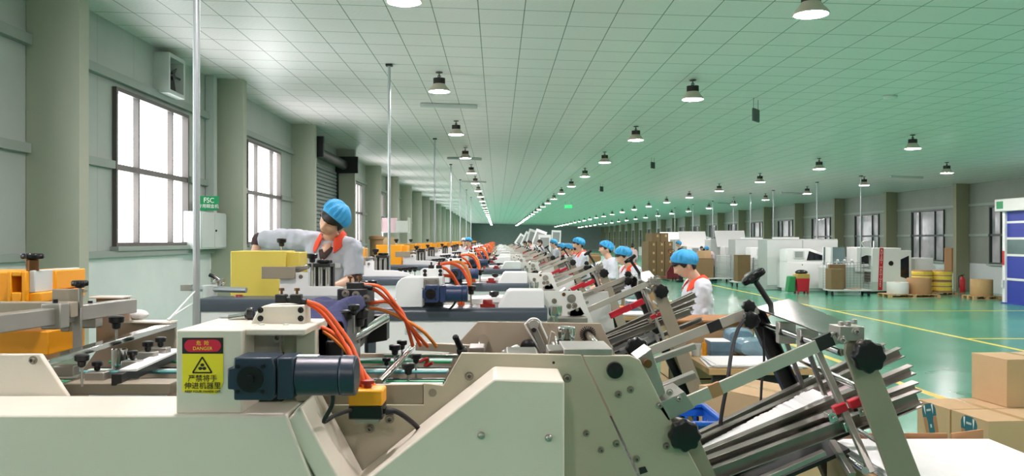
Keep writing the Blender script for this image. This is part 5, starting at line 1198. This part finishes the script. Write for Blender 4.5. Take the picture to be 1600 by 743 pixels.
x, y = floor_at(1424, 465); z = pallet(x+.08, y+.35, 1.5, .8, 'pallet under the white and plain brown rolls')
roll(x-.26, y+.3, z, .30, .34, M['offwhite'], 'small white wrapped roll at the front of the roll pallet')
roll(x+.40, y+.36, z, .335, .46, M['kraft'], 'plain brown roll with white top beside the small white roll')
x2, y2 = floor_at(1466, 462); z2 = pallet(x2+.05, y2+.5, 1.25, .72, 'pallet under the yellow-banded film rolls')
for k, xx in enumerate((x2-.25, x2+.355)):
    roll(xx, y2+.5, z2, .29, .32, M['kraft'], 'lower brown roll with yellow label band, %s of the pair' % ('left', 'right')[k], bands=2)
    roll(xx, y2+.5, z2+.332, .29, .32, M['kraft'], 'upper brown roll with yellow label band, %s of the pair' % ('left', 'right')[k], bands=2)
x, y = floor_at(1543, 468); z = pallet(x, y+.3, .8, .64, 'small wooden pallet beside the blue door under one brown roll')
roll(x+.0, y+.3, z, .29, .46, M['wood'], 'single wood-brown roll on a small pallet beside the blue door')
# fire extinguisher
x, y = floor_at(1504, 456); x = min(x, XR-.2)
t = empty('fire_extinguisher', (x, y, 0), 'red fire extinguisher on the floor against the right wall', 'fire extinguisher')
b = MB(); b.lathe([(.085, 0), (.09, .02), (.09, .4), (.06, .47), (.025, .5)], (x, y, 0), n=20); b.build('cylinder', M['red_paint'], t)
b = MB(); b.cyl((x, y, .49), (x, y, .54), .022, n=10); b.bar((x-.05, y, .55), (x+.06, y, .565), .02, .02); b.build('valve', M['black'], t)
b = MB(); b.tube([(x-.03, y, .53), (x-.12, y, .5), (x-.12, y, .3), (x-.11, y, .15)], .012, 8); b.build('hose', M['rubber'], t)
# wall cabinet by the column
b = MB(); c = wallp(1484, 405, XR-.03); b.box(XR-.1, XR-.005, c.y-.25, c.y+.25, c.z-.45, c.z+.4); tag(b.build('hose_cabinet', M['carton_in'], bevel=.01), 'narrow brown cabinet on the right wall left of the olive column', 'cabinet')
# red trolley, stepladder, bins
x, y = floor_at(1252, 458)
t = empty('red_bin', (x, y, 0), 'red bin with gold top and dark bag on it, in front of the white console', 'bin')
b = MB(); b.prism([(x-.17, .07), (x+.17, .07), (x+.2, .48), (x-.2, .48)], y-.2, y+.2); b.box(x-.18, x-.12, y-.18, y-.12, 0, .08); b.box(x+.12, x+.18, y-.18, y-.12, 0, .08); b.box(x-.18, x-.12, y+.12, y+.18, 0, .08); b.box(x+.12, x+.18, y+.12, y+.18, 0, .08); b.build('bin_body', M['red'], t, .01)
b = MB(); b.box(x-.2, x+.2, y-.2, y+.2, .48, .62); b.build('gold_box', mat('gold_box', (196,164,84), .6), t, .01)
b = MB(); b.ball((x, y, .67), .2, .17, .08, 18, 10); b.build('dark_bag', M['black'], t)
b = MB(); b.prism([(x-.48, .05), (x-.24, .05), (x-.22, .55), (x-.42, .55)], y-.15, y+.15); tag(b.build('green_bag', mat('green_bag', (50,140,84), .7), bevel=.03), 'green bag standing left of the red bin', 'bag')
x, y = 10.55, 32.25
t = empty('step_ladder', (x, y, 0), 'red stepladder with a white cloth on top, behind the tray rack', 'stepladder'); b = MB()
for s in (-1, 1):
    b.bar((x+s*.32, y-.2, 0), (x+s*.2, y, 1.05), .04, .03); b.bar((x+s*.32, y+.3, 0), (x+s*.2, y+.05, 1.05), .03, .03)
b.build('rails', M['red_paint'], t)
for k in range(3): b = MB(); z = .27+k*.26; w_ = .32-.12*z; b.box(x-w_, x+w_, y-.2+.19*z-.05, y-.2+.19*z+.06, z, z+.03); b.build('step', M['palegrey'], t)
b = MB(); b.ball((x, y, 1.1), .26, .16, .07, 16, 8); b.build('white_cloth', M['paper'], t)
for k, (px, py, m, lb) in enumerate([(0, 0, M['bluecrate'], 'dark blue bin in front of the stepladder'), (0, 1, M['navy'], 'low dark blue bundle left of the blue bin')]):
    x, y = ((10.45, 31.35), (9.45, 30.5))[k]; b = MB()
    if k == 0: b.lathe([(.14, 0), (.2, .5), (.19, .5), (.13, .02), (0, .02)], (x, y, 0), n=20)
    else: b.ball((x, y, .10), .26, .16, .10, 16, 8)
    tag(b.build('blue_bin' if k == 0 else 'folded_bundle', m), lb, 'bin' if k == 0 else 'bundle')
# rapid roll door in its frame, standing a little in front of the right wall
xd, yd = floor_at(1566, 473)
t = empty('rapid_door', (xd, yd, 0), 'blue rapid roll door with clear strip and white frame at the right edge', 'door')
L = 3.0
b = MB(); b.box(xd, xd+.12, yd-.12, yd, 0, 2.75); b.box(xd+.02, xd+.14, yd-L, yd-L+.12, 0, 2.75); b.build('frame_post', M['white'], t, .006)
b = MB(); b.box(xd-.12, xd+.3, yd-L-.1, yd+.16, 2.45, 2.78); hb = b.build('header_box', M['offwhite'], t, .02)
b = MB(); b.box(xd-.05, xd+.16, yd-L+.01, yd-.01, 0, .03); b.build('sill_bar', M['door_blue'], t)
zz = [(.03, .62, 'door_blue'), (.68, 1.26, 'door_blue'), (1.32, 1.70, 'door_clear'), (1.76, 2.13, 'door_blue'), (2.19, 2.46, 'door_blue')]
b = MB()
for z0, z1, m_ in zz:
    p = MB(); p.box(xd+.06, xd+.075, yd-L+.12, yd-.12, z0, z1); p.build('curtain_panel', M[m_], t); b.box(xd+.045, xd+.09, yd-L+.12, yd-.12, z1, z1+.06)
b.build('wind_bars', M['offwhite'], t)
b = MB(); b.box(xd-.013, xd-.0, yd-.1, yd-.02, 1.02, 1.4); b.build('button_panel', M['red_paint'], t); b = MB(); b.cyl((xd-.02, yd-.06, .42), (xd-.02, yd-.06, .62), .05, n=14); b.build('drive_motor', M['palegrey'], t)
b = MB(); b.box(xd-.123, xd-.119, yd-.24, yd+.06, 2.52, 2.72); b.build('green_label', M['green_sign'], hb)
# left background clutter beyond the machines
def shelf(x, y, lb):
    t = empty('wire_shelf', (x, y, 0), lb, 'shelf'); b = MB()
    for sx_ in (-.5, .5):
        for sy_ in (-.3, .3): b.box(x+sx_-.02, x+sx_+.02, y+sy_-.02, y+sy_+.02, 0, 2.5)
    b.build('posts', M['offwhite'], t)
    for z in (.6, 1.3, 1.95): b = MB(); b.box(x-.5, x+.5, y-.3, y+.3, z, z+.03); b.build('shelf_board', M['offwhite'], t)
    return x, y
sx_, sy_ = shelf(-3.72, 31.5, 'white shelf rack with cartons against the left wall beyond the orange guards')
for k, (dx, z, lx, h, m_, lb) in enumerate([(-.2, 1.331, .45, .45, M['carton'], 'carton on the middle shelf of the white rack'), (.25, 1.981, .4, .4, M['offwhite'], 'white box on the top shelf of the rack'), (-.2, 1.981, .5, .5, M['pink'], 'pinkish carton on the top shelf of the rack')]):
    carton('carton', sx_+dx, sy_, z, lx, .5, h, 0, lb, m=m_, tape=False)
b = MB(); x, y = -3.3, 23.6; b.lathe([(.22, 0), (.22, .05), (.18, .06), (.18, 1.70), (.22, 1.71), (.2, 1.79), (0, 1.82)], (x, y, 0), n=28); tag(b.build('cable_drum', M['kraft']), 'brown drum standing by the left wall past the shutter', 'drum')
b = MB(); b.lathe([(.45, 0), (.5, .05), (.5, 1.55), (.4, 1.6), (0, 1.62)], (-3.0, 16.3, 0), n=28); tag(b.build('water_tank', M['palegrey']), 'pale grey tank by the left wall below the second window', 'tank')
# ------------------------------------------------------------------ people
def ell_ring(c, u, v, ru, rv, n=24, sq=1.0):
    out = []
    for i in range(n):
        a = 2*PI*i/n; ca, sa = math.cos(a), math.sin(a)
        if sq != 1.0: ca = math.copysign(abs(ca)**sq, ca); sa = math.copysign(abs(sa)**sq, sa)
        out.append(c+u*(ru*ca)+v*(rv*sa))
    return out
def loft(mb, secs, n=24):                      # secs: (centre, side radius, front radius) along a spine in the body's x = side frame
    R = []; m = len(secs)
    for i, (c, ru, rv) in enumerate(secs):
        c = Vector(c); d = (Vector(secs[min(m-1, i+1)][0])-Vector(secs[max(0, i-1)][0])).normalized()
        u = Vector((1, 0, 0)); v = d.cross(u).normalized()*-1 if d.z >= 0 else d.cross(u).normalized(); u = v.cross(d).normalized()
        R.append(ell_ring(c, u, v, ru, rv, n, .88))
    mb.rings(R)
def limb(mb, pts, rad, n=14): mb.tube(pts, rad, n, 0)
def limb_s(mb, pts, rads, n=16, k=5):
    if len(pts) == 2: pts = [pts[0], (Vector(pts[0])+Vector(pts[1]))/2, pts[1]]; rads = [rads[0], (rads[0]+rads[1])/2, rads[1]]
    P_ = spline(pts, k); R_ = []; m = len(pts)
    for i in range(m-1):
        for j in range(k): R_.append(rads[i]+(rads[i+1]-rads[i])*j/k)
    R_.append(rads[-1]); mb.tube(P_, R_, n, 0)
def g2(x, z, x0, z0, sx, sz): return math.exp(-((x-x0)/sx)**2-((z-z0)/sz)**2)
def head_mesh(mb, c, R, s=1.0):
    """a modelled head: skull, jaw, brow, nose, lips and chin; local +y is the face"""
    n, m = 56, 44; vs = []
    for j in range(m+1):
        ph = PI*j/m
        for i in range(n):
            th = 2*PI*i/n; d = Vector((math.sin(ph)*math.cos(th), math.sin(ph)*math.sin(th), math.cos(ph)))
            x, y, z = d.x*.074, d.y*.093, d.z*.112
            if z < 0:
                k = -z/.112; x *= 1-.34*k**1.4; y = y*(1-.10*k)+.012*k if y > 0 else y*(1-.45*k)
            if d.y > 0:
                fx, fz = x/.07, z/.1; f = d.y
                y += .026*g2(fx, fz, 0, -.22, .17, .14)*f+.016*g2(fx, fz, 0, .02, .12, .22)*f          # nose tip, bridge
                y += .007*g2(fx, fz, 0, .27, .75, .10)*f                                                # brow
                for q in (-1, 1): y -= .011*g2(fx, fz, q*.42, .12, .24, .10)*f; y += .006*g2(fx, fz, q*.55, -.15, .25, .2)*f
                y += .009*g2(fx, fz, 0, -.55, .28, .055)*f+.008*g2(fx, fz, 0, -.66, .26, .055)*f        # lips
                y -= .005*g2(fx, fz, 0, -.605, .3, .022)*f; y += .012*g2(fx, fz, 0, -.92, .35, .14)*f
            vs.append(c+R @ (Vector((x, y, z))*s))
    fs = [(j*n+i, (j+1)*n+i, (j+1)*n+(i+1) % n, j*n+(i+1) % n) for j in range(m) for i in range(n)]
    o = len(mb.v); mb.add(vs, fs)
    for q in (-1, 1):                                                                                    # ears
        e = c+R @ (Vector((q*.074, -.006, -.014))*s); mb.ball(e, .013*s, .022*s, .035*s, 12, 8, R)
def face_y(x, z):
    k = max(0, -z/.112); dz = z/.112; dx = x/(.074*(1-.34*k**1.4)); f = math.sqrt(max(.02, 1-dz*dz-dx*dx)); y = f*.093
    if z < 0: y = y*(1-.10*k)+.012*k
    fx, fz = x/.07, z/.1
    y += .026*g2(fx, fz, 0, -.22, .17, .14)*f+.016*g2(fx, fz, 0, .02, .12, .22)*f+.007*g2(fx, fz, 0, .27, .75, .10)*f
    for q in (-1, 1): y -= .011*g2(fx, fz, q*.42, .12, .24, .10)*f; y += .006*g2(fx, fz, q*.55, -.15, .25, .2)*f
    y += .009*g2(fx, fz, 0, -.55, .28, .055)*f+.008*g2(fx, fz, 0, -.66, .26, .055)*f
    return y
def hand(mb, w_, d, palm, curl=.5, s=1.0, side=1):
    """palm and five separate fingers; w_ wrist, d pointing direction, palm the direction the palm faces"""
    d = Vector(d).normalized(); palm = (Vector(palm)-d*Vector(palm).dot(d)).normalized(); a = d.cross(palm)*side
    secs = []
    for f, wd, th in ((-.02, .024, .019), (.02, .030, .017), (.055, .038, .015), (.082, .040, .013)):
        secs.append(ell_ring(w_+d*(f*s), a, palm, wd*s, th*s, 14))
    mb.rings(secs)
    for k, (off, L) in enumerate(((.030, .068), (.010, .078), (-.011, .072), (-.030, .056))):
        p = w_+d*(.076*s)+a*(off*s); dd = (d+a*(off*3)).normalized(); pts = [p]
        for j, fr in enumerate((.45, .3, .25)):
            an = curl*(.5+.6*j); dd = (dd*math.cos(an*.6)+palm*math.sin(an*.6)).normalized(); p = p+dd*(L*fr*s); pts.append(p)
        mb.tube(spline(pts, 3), [.0092*s]*4+[.0085*s]*3+[.0075*s]*2+[.006*s], 8, 0)
    p = w_+d*(.022*s)+a*(.026*s); dd = (d*.75+a*.7+palm*.35).normalized(); pts = [p]
    for fr in (.03, .026, .02): p = p+dd*(fr*s); dd = (dd+d*.25+palm*.2*curl).normalized(); pts.append(p)
    mb.tube(spline(pts, 3), [.0125*s]*4+[.0105*s]*3+[.009*s]*2+[.007*s], 8, 0)
def remesh(o, vox, smooth=2):
    r = o.modifiers.new('remesh', 'REMESH'); r.mode = 'VOXEL'; r.voxel_size = vox; r.use_smooth_shade = True
    if smooth: q = o.modifiers.new('relax', 'SMOOTH'); q.iterations = smooth; q.factor = .4
def person(loc, rz, label, bend=.12, head_pitch=.5, head_yaw=0.0, head_roll=0.0, sleeves='long', coat='coat', arms=None, cap=True, collar=True, fine=.008, hgt=1.0, group=None, hair_long=False, pants='trousers', mask=False, lean=0.0, drop=0.0, cap_s=1.0, cap_tilt=.62, head_s=1.0, cap_m='cap'):
    """standing figure, local +y forward; loc = feet"""
    t = empty('person', loc, label, 'person', group); L = Vector(loc); t.rotation_euler = (0, 0, rz)
    S_ = hgt; V_ = lambda x, y, z: L+Vector((x, y, z))*S_
    hip = Vector((0, 0, .86)); sh = Vector((lean, math.sin(bend)*.46, .86+math.cos(bend)*.46)); d = (sh-hip).normalized(); f = Vector((0, d.z, -d.y)).normalized()
    at = lambda k, fw=0.0: hip+d*(.46*k)+f*fw
    nb = at(1.08); hd = Matrix.Rotation(head_yaw, 3, 'Z') @ Matrix.Rotation(-head_pitch, 3, 'X') @ Matrix.Rotation(head_roll, 3, 'Y')
    nk = nb+(d*.045+f*.02); hc = nk+Vector((0, .03*math.sin(head_pitch)+.012, .02))+hd @ Vector((0, .012, .105))
    tov = lambda v: L+v*S_
    body = MB()
    loft(body, [(tov(Vector((0, .0, .80))), .14*S_, .09*S_), (tov(hip), .158*S_, .105*S_), (tov(at(.22)), .140*S_, .095*S_), (tov(at(.42)), .125*S_, .088*S_), (tov(at(.7, .01)), .145*S_, .10*S_), (tov(at(.9)), .165*S_, .085*S_), (tov(at(1.0, -.005)), .13*S_, .062*S_), (tov(at(1.07)), .065*S_, .055*S_), (tov(nk), .050*S_, .052*S_), (tov(nk*.4+hc*.6), .046*S_, .052*S_)])
    head_mesh(body, tov(hc), hd, S_*head_s)
    for q in (-1, 1):
        limb_s(body, [V_(q*.085, .0, .86), V_(q*.09, .015, .48), V_(q*.09, -.005, .08)], [.085*S_, .058*S_, .036*S_])
        body.rings([ell_ring(V_(q*.09, y, zz), Vector((1, 0, 0)), Vector((0, 0, 1)), rx*S_, rz_*S_, 14) for y, zz, rx, rz_ in ((-.06, .05, .03, .04), (0, .055, .04, .052), (.09, .035, .043, .034), (.16, .025, .03, .022))])
    A = arms or {}
    coatm = MB(); hands_at = []
    for q, key in ((-1, 'L'), (1, 'R')):
        s0 = at(.96, -.005)+Vector((q*.165, 0, q*drop))
        el, wr = A.get(key, (at(.40, .08)+Vector((q*.21, 0, 0)), at(.34, .30)+Vector((q*.12, 0, 0))))
        el, wr = Vector(el), Vector(wr)
        limb_s(body, [tov(s0), tov(s0*.5+el*.5), tov(el)], [.050*S_, .043*S_, .037*S_]); limb_s(body, [tov(el), tov(el*.6+wr*.4), tov(wr)], [.037*S_, .036*S_, .024*S_])
        hand(body, tov(wr), wr-el, Vector((-q*.5, 0, -.8)) if abs((wr-el).normalized().z) < .8 else Vector((-q, .2, 0)), .55, S_, q if True else -q)
        ends = .62 if sleeves == 'short' else 1.0
        sp = el if sleeves == 'short' else wr
        if sleeves == 'short': limb_s(coatm, [tov(at(.97, 0)+Vector((q*.08, 0, 0))), tov(s0), tov(s0*.45+el*.55), tov(s0*.06+el*.94)], [.075*S_, .076*S_, .072*S_, .076*S_], 18)
        else: limb_s(coatm, [tov(at(.97, 0)+Vector((q*.08, 0, 0))), tov(s0), tov(s0*.45+el*.55), tov(el), tov(el*.45+wr*.55), tov(wr*.93+el*.07)], [.075*S_, .074*S_, .066*S_, .06*S_, .052*S_, .044*S_], 18)
    o = body.build('body', M['skin'], t); remesh(o, fine*S_, 1)
    bt = .62
    loft(coatm, [(tov(Vector((0, .005, bt))), .19*S_, .155*S_), (tov(Vector((0, .0, .80))), .185*S_, .145*S_), (tov(hip+Vector((0, 0, .03))), .180*S_, .135*S_), (tov(at(.3, .005)), .170*S_, .130*S_), (tov(at(.55, .015)), .172*S_, .133*S_), (tov(at(.8, .012)), .186*S_, .125*S_), (tov(at(.95, .0)), .175*S_, .098*S_), (tov(at(1.03, .0)), .105*S_, .078*S_), (tov(at(1.08, .004)), .07*S_, .066*S_)])
    o = coatm.build('work_coat', M[coat], t); remesh(o, max(.011, fine*1.4)*S_, 3)
    if fine < .015:
        tx = bpy.data.textures.get('cloth_folds') or bpy.data.textures.new('cloth_folds', 'CLOUDS'); tx.noise_scale = .12; tx.noise_depth = 2
        dm = o.modifiers.new('folds', 'DISPLACE'); dm.texture = tx; dm.strength = .045; dm.mid_level = .5; dm.texture_coords = 'LOCAL'
    p = MB()
    for q in (-1, 1): limb_s(p, [V_(q*.085, .0, .84), V_(q*.09, .012, .46), V_(q*.09, -.005, .10)], [.10*S_, .08*S_, .062*S_])
    p.build('trousers', M[pants], t)
    sh_ = MB()
    for q in (-1, 1): sh_.rings([ell_ring(V_(q*.09, y, zz), Vector((1, 0, 0)), Vector((0, 0, 1)), rx*S_, rz_*S_, 14) for y, zz, rx, rz_ in ((-.085, .05, .03, .045), (-.05, .058, .046, .056), (.02, .055, .048, .053), (.10, .04, .05, .038), (.17, .03, .04, .027), (.185, .028, .02, .018))])
    sh_.build('shoes', M['black'], t)
    if collar:
        c = MB(); A0 = 2.62; n = 30; R1, R2, R3 = [], [], []
        cb = at(1.07, .0)
        for i in range(n+1):
            a = -A0+2*A0*i/n; sx_, cy_ = math.sin(a), -math.cos(a)                      # a = 0 at the nape
            fr = max(0, abs(a)-1.3)/(A0-1.3); s1 = 1+.25*fr
            R1.append(tov(cb+d*(.058-.034*fr)+Vector((sx_*.066*s1, 0, 0))+f*(cy_*.064)))
            R2.append(tov(cb+d*(.034-.05*fr)+Vector((sx_*.088*s1, 0, 0))+f*(cy_*.088+.022*fr)))
            R3.append(tov(cb+d*(.004-.085*fr)+Vector((sx_*.112*s1, 0, 0))+f*(cy_*.110+.034*fr)))
        c.rings([R1, R2, R3], cap=False, closed=False); o = c.build('collar', M['collar'], t)
        so = o.modifiers.new('thickness', 'SOLIDIFY'); so.thickness = .007*S_; so.offset = 1
        sb = o.modifiers.new('smooth', 'SUBSURF'); sb.levels = 1; sb.render_levels = 1
    H = lambda x, y, z: tov(hc+hd @ (Vector((x, y, z))*head_s))
    # hair: a shell over the skull, open at the face
    h = MB(); n, m = 32, 14; vs = []
    for j in range(m+1):
        for i in range(n):
            th = 2*PI*i/n; sn = math.sin(th); low = 2.15 if sn < -.4 else (1.50 if sn < .1 else (1.62 if sn < .4 else 1.24))
            ph = .02+low*j/m; r = 1.07+.02*math.sin(9*th+2*j)
            z = .112*math.cos(ph)*r; k = max(0, -z/.112)
            vs.append(H(.074*math.sin(ph)*math.cos(th)*r*(1-.2*k), .093*math.sin(ph)*sn*r*(1-.25*k), z))
    h.add(vs, [(j*n+i, (j+1)*n+i, (j+1)*n+(i+1) % n, j*n+(i+1) % n) for j in range(m) for i in range(n)]); o = h.build('hair', M['hair'], t)
    so = o.modifiers.new('thickness', 'SOLIDIFY'); so.thickness = .01*S_; so.offset = 1
    if cap:
        cp = MB(); n, m = 72, 16; vs = []; Rt = Matrix.Rotation(cap_tilt, 3, 'X')
        for j in range(m+1):
            ph = PI*.565*j/m
            for i in range(n):
                th = 2*PI*i/n; e = math.sin(PI*min(1, j/m*1.0))
                pl = 1+(.065*math.sin(15*th+1.5*math.sin(3*th))+.02*math.sin(31*th+2*math.sin(5*th)))*(j/m)**.9*(1 if j < m else .5)
                puff = (1.12+.16*e+.03*math.sin(2*th+1)*e)*pl*cap_s if j < m-1 else 1.12
                q = Rt @ Vector((.078*math.sin(ph)*math.cos(th)*puff*1.04, .098*math.sin(ph)*math.sin(th)*puff, (.098*math.cos(ph)*(1.06+.06*math.sin(2*th)*e)+.012*e*math.sin(3*th+.7))*cap_s))
                vs.append(H(q.x, q.y-.012, q.z+.028))
        cp.add(vs, [(j*n+i, (j+1)*n+i, (j+1)*n+(i+1) % n, j*n+(i+1) % n) for j in range(m) for i in range(n)])
        o = cp.build('bouffant_cap', M[cap_m], t); so = o.modifiers.new('thickness', 'SOLIDIFY'); so.thickness = .004*S_; so.offset = 0
    if fine < .015:
        e = MB(); br = MB(); B = lambda x, z_, o_=0.0: H(x, face_y(x, z_)+o_, z_)
        for q in (-1, 1):
            br.tube([B(q*.012, .029), B(q*.028, .033), B(q*.046, .028)], [.0020*S_, .0028*S_, .0014*S_], 6, 0)
            e.tube([B(q*.016, .010), B(q*.029, .0115), B(q*.042, .009)], [.0012*S_, .0026*S_, .0012*S_], 6, 0)
        e.build('eyelids', M['hair'], t); br.build('eyebrows', M['hair'], t)
        l = MB(); l.tube([B(-.022, -.060), B(-.01, -.0595, .0005), B(0, -.0605, .0005), B(.01, -.0595, .0005), B(.022, -.060)], [.0012*S_, .0036*S_, .004*S_, .0036*S_, .0012*S_], 8, 0); l.build('lips', M['lips'], t)
    if mask:
        k = MB(); k.ball(H(0, .082, -.068), .036, .026, .034, 16, 10); k.build('face_mask', M['darkshirt'], t)
    return t, at, tov, d, f
G = 'workers in white coats and blue caps along the packing aisle'
def W(x, y, rz, lb, **k): return person((x, y, 0), rz, lb, group=k.pop('group', G), **k)
# nearest worker, in profile facing the machines
W(1.79, 7.55, PI/2+.10, 'worker with blue cap and red collar, nearest on the right, head bowed over work', bend=.10, head_pitch=.50, fine=.0075, hgt=.985,
  arms={'L': ((-.22, .10, 1.05), (-.14, .34, 1.0)), 'R': ((.22, .10, 1.05), (.12, .34, 1.02))})
W(1.86, 11.6, PI/2+.35, 'worker with blue cap and red collar, second from the right, looking down at the table', bend=.18, head_pitch=.42, fine=.011, hgt=.985)
W(1.87, 14.1, PI/2+.15, 'worker in short sleeves with pale collar and blue cap, third from the right', bend=.08, head_pitch=.12, fine=.011, hgt=1.02, sleeves='short', collar=False,
  arms={'L': ((-.23, .06, 1.02), (-.16, .28, .94)), 'R': ((.23, .06, 1.02), (.1, .28, .96))})
W(1.72, 17.3, PI/2+.2, 'worker with blue cap and dark face mask, red collar, fourth from the right', bend=.05, head_pitch=.2, fine=.013, hgt=1.055, mask=True)
W(1.93, 20.9, PI/2+.35, 'worker with blue cap bending toward the machine, fifth from the right', bend=.25, head_pitch=.4, fine=.016, hgt=.99)
W(1.76, 21.6, PI/2+.2, 'worker with blue cap partly hidden behind the fifth one', bend=.15, head_pitch=.2, fine=.016, hgt=.98)
W(1.88, 27.0, PI/2+.1, 'worker with blue cap in mid hall beyond the group, grey sleeves', bend=.1, head_pitch=.2, fine=.02, hgt=1.04, coat='coatgrey', collar=False)
W(1.82, 34.3, PI/2, 'bareheaded dark-haired worker in grey far down the packing aisle', bend=.1, head_pitch=.2, fine=.02, coat='coatgrey', cap=False, collar=False, hgt=1.04)
W(1.6, 37.8, PI/2, 'bareheaded worker in pale shirt farthest down the packing aisle', bend=.2, head_pitch=.2, fine=.02, coat='pink', cap=False, collar=False, hgt=1.03)
W(1.45, 41.4, PI/2, 'tiny dark-haired worker behind the far machines', bend=.1, head_pitch=.2, fine=.024, coat='coatgrey', cap=False, collar=False, hgt=1.0)
W(5.15, 33.5, -.4, 'bareheaded person bending in a pink top left of the carton stack', bend=.55, head_pitch=.4, fine=.02, coat='pink', cap=False, collar=False, hgt=1.0, group='people in the background')
W(7.35, 34.6, PI/2, 'person in dark clothes and blue cap standing far behind the nearest worker', bend=.05, head_pitch=.2, fine=.02, coat='darkshirt', collar=False, group='people in the background', hgt=1.0)
W(8.95, 37.95, PI, 'dark-haired person in pink seen behind the nearest worker\'s cap', bend=.1, head_pitch=.1, fine=.02, coat='pink', cap=False, collar=False, group='people in the background', hgt=.86)
W(8.9, 35.5, .5, 'blue-capped person in pale clothes stooping among the machines behind the carton cart', bend=.7, head_pitch=.5, fine=.02, coat='pink', collar=False, group='people in the background', hgt=.95)
W(-.82, 27.45, 2.6, 'worker with blue cap standing among the far machines on the left', bend=.15, head_pitch=.25, fine=.018, hgt=1.08, group='workers among the machines')
W(-1.05, 28.2, 2.9, 'worker in a white cap beside the blue-capped one among the far machines', bend=.05, head_pitch=.1, fine=.02, hgt=1.06, cap_m='coat', collar=False, group='workers among the machines')
# the woman leaning over the white machine, standing on a step
t = empty('step_platform', (-1.35, 6.95, 0), 'low grey step platform the leaning worker stands on', 'step'); b = MB(); b.box(-1.9, -.8, 6.55, 7.35, .27, .32); b.build('tread', M['dark'], t, .006)
for x in (-1.85, -.85):
    for y in (6.6, 7.3): b = MB(); b.box(x-.03, x+.03, y-.03, y+.03, 0, .27); b.build('leg', M['dark'], t)
lp = (-1.36, 6.92, .322)
arms = {'R': ((.50, .12, 1.30), (.55, .17, 1.05)), 'L': ((-.30, .20, 1.02), (-.22, .44, .96))}
pt, at, tov, d, f = person(lp, PI-.22, 'worker in grey shirt with red collar and blue cap leaning over the white machine', bend=.36, head_pitch=.38, head_yaw=-.30, head_roll=-.72, head_s=1.1, cap_tilt=.75, sleeves='short', coat='coatgrey', arms=arms, fine=.0075, hgt=1.06, cap_s=.98, lean=-.10, drop=.03, group='workers among the machines')
# shirt details: placket, pocket flaps, dark patterned cuffs
b = MB(); b.tube([tov(at(.84, .15)), tov(at(.7, .158)), tov(at(.5, .156)), tov(at(.3, .146))], .007, 8); b.build('placket', M['coat'], pt)
b = MB()
for q in (-1, 1): c = tov(at(.72, .142)+Vector((q*.085, -.012, 0))); b.obox(c, (1, q*-.25, 0), d, f, .05, .022, .004)
b.build('pocket_flap', M['coat'], pt, .003)
b = MB(); b.rings([[tov(at(1.05, .052)+Vector((s*.05, 0, 0))) for s in (-1, -.5, 0, .5, 1)], [tov(at(.95, .122)+Vector((s*.05, -.012*abs(s), 0))) for s in (-1, -.5, 0, .5, 1)], [tov(at(.86, .150)+Vector((s*.026, -.004*abs(s), 0))) for s in (-1, -.5, 0, .5, 1)], [tov(at(.80, .155)+Vector((s*.004, 0, 0))) for s in (-1, -.5, 0, .5, 1)]], cap=False, closed=False); o = b.build('inner_shirt', M['pattern'], pt); so = o.modifiers.new('thickness', 'SOLIDIFY'); so.thickness = .006
b = MB(); b.rings([[tov(at(1.06, .066)+Vector((s*.036, 0, 0))) for s in (-1, 0, 1)], [tov(at(1.0, .102)+Vector((s*.032, -.004*abs(s), 0))) for s in (-1, 0, 1)], [tov(at(.945, .131)+Vector((s*.004, 0, 0))) for s in (-1, 0, 1)]], cap=False, closed=False); o = b.build('neckline', M['skin'], pt); so = o.modifiers.new('thickness', 'SOLIDIFY'); so.thickness = .005
for key, q in (('R', 1), ('L', -1)):
    el, wr = Vector(arms[key][0]), Vector(arms[key][1]); s0 = at(.96)+Vector((q*.165, 0, 0)); b = MB()
    limb_s(b, [tov(el*.93+s0*.07), tov(el), tov(el*.82+wr*.18)], [.058, .056, .05], 18); b.build('patterned_cuff', M['pattern'], pt)
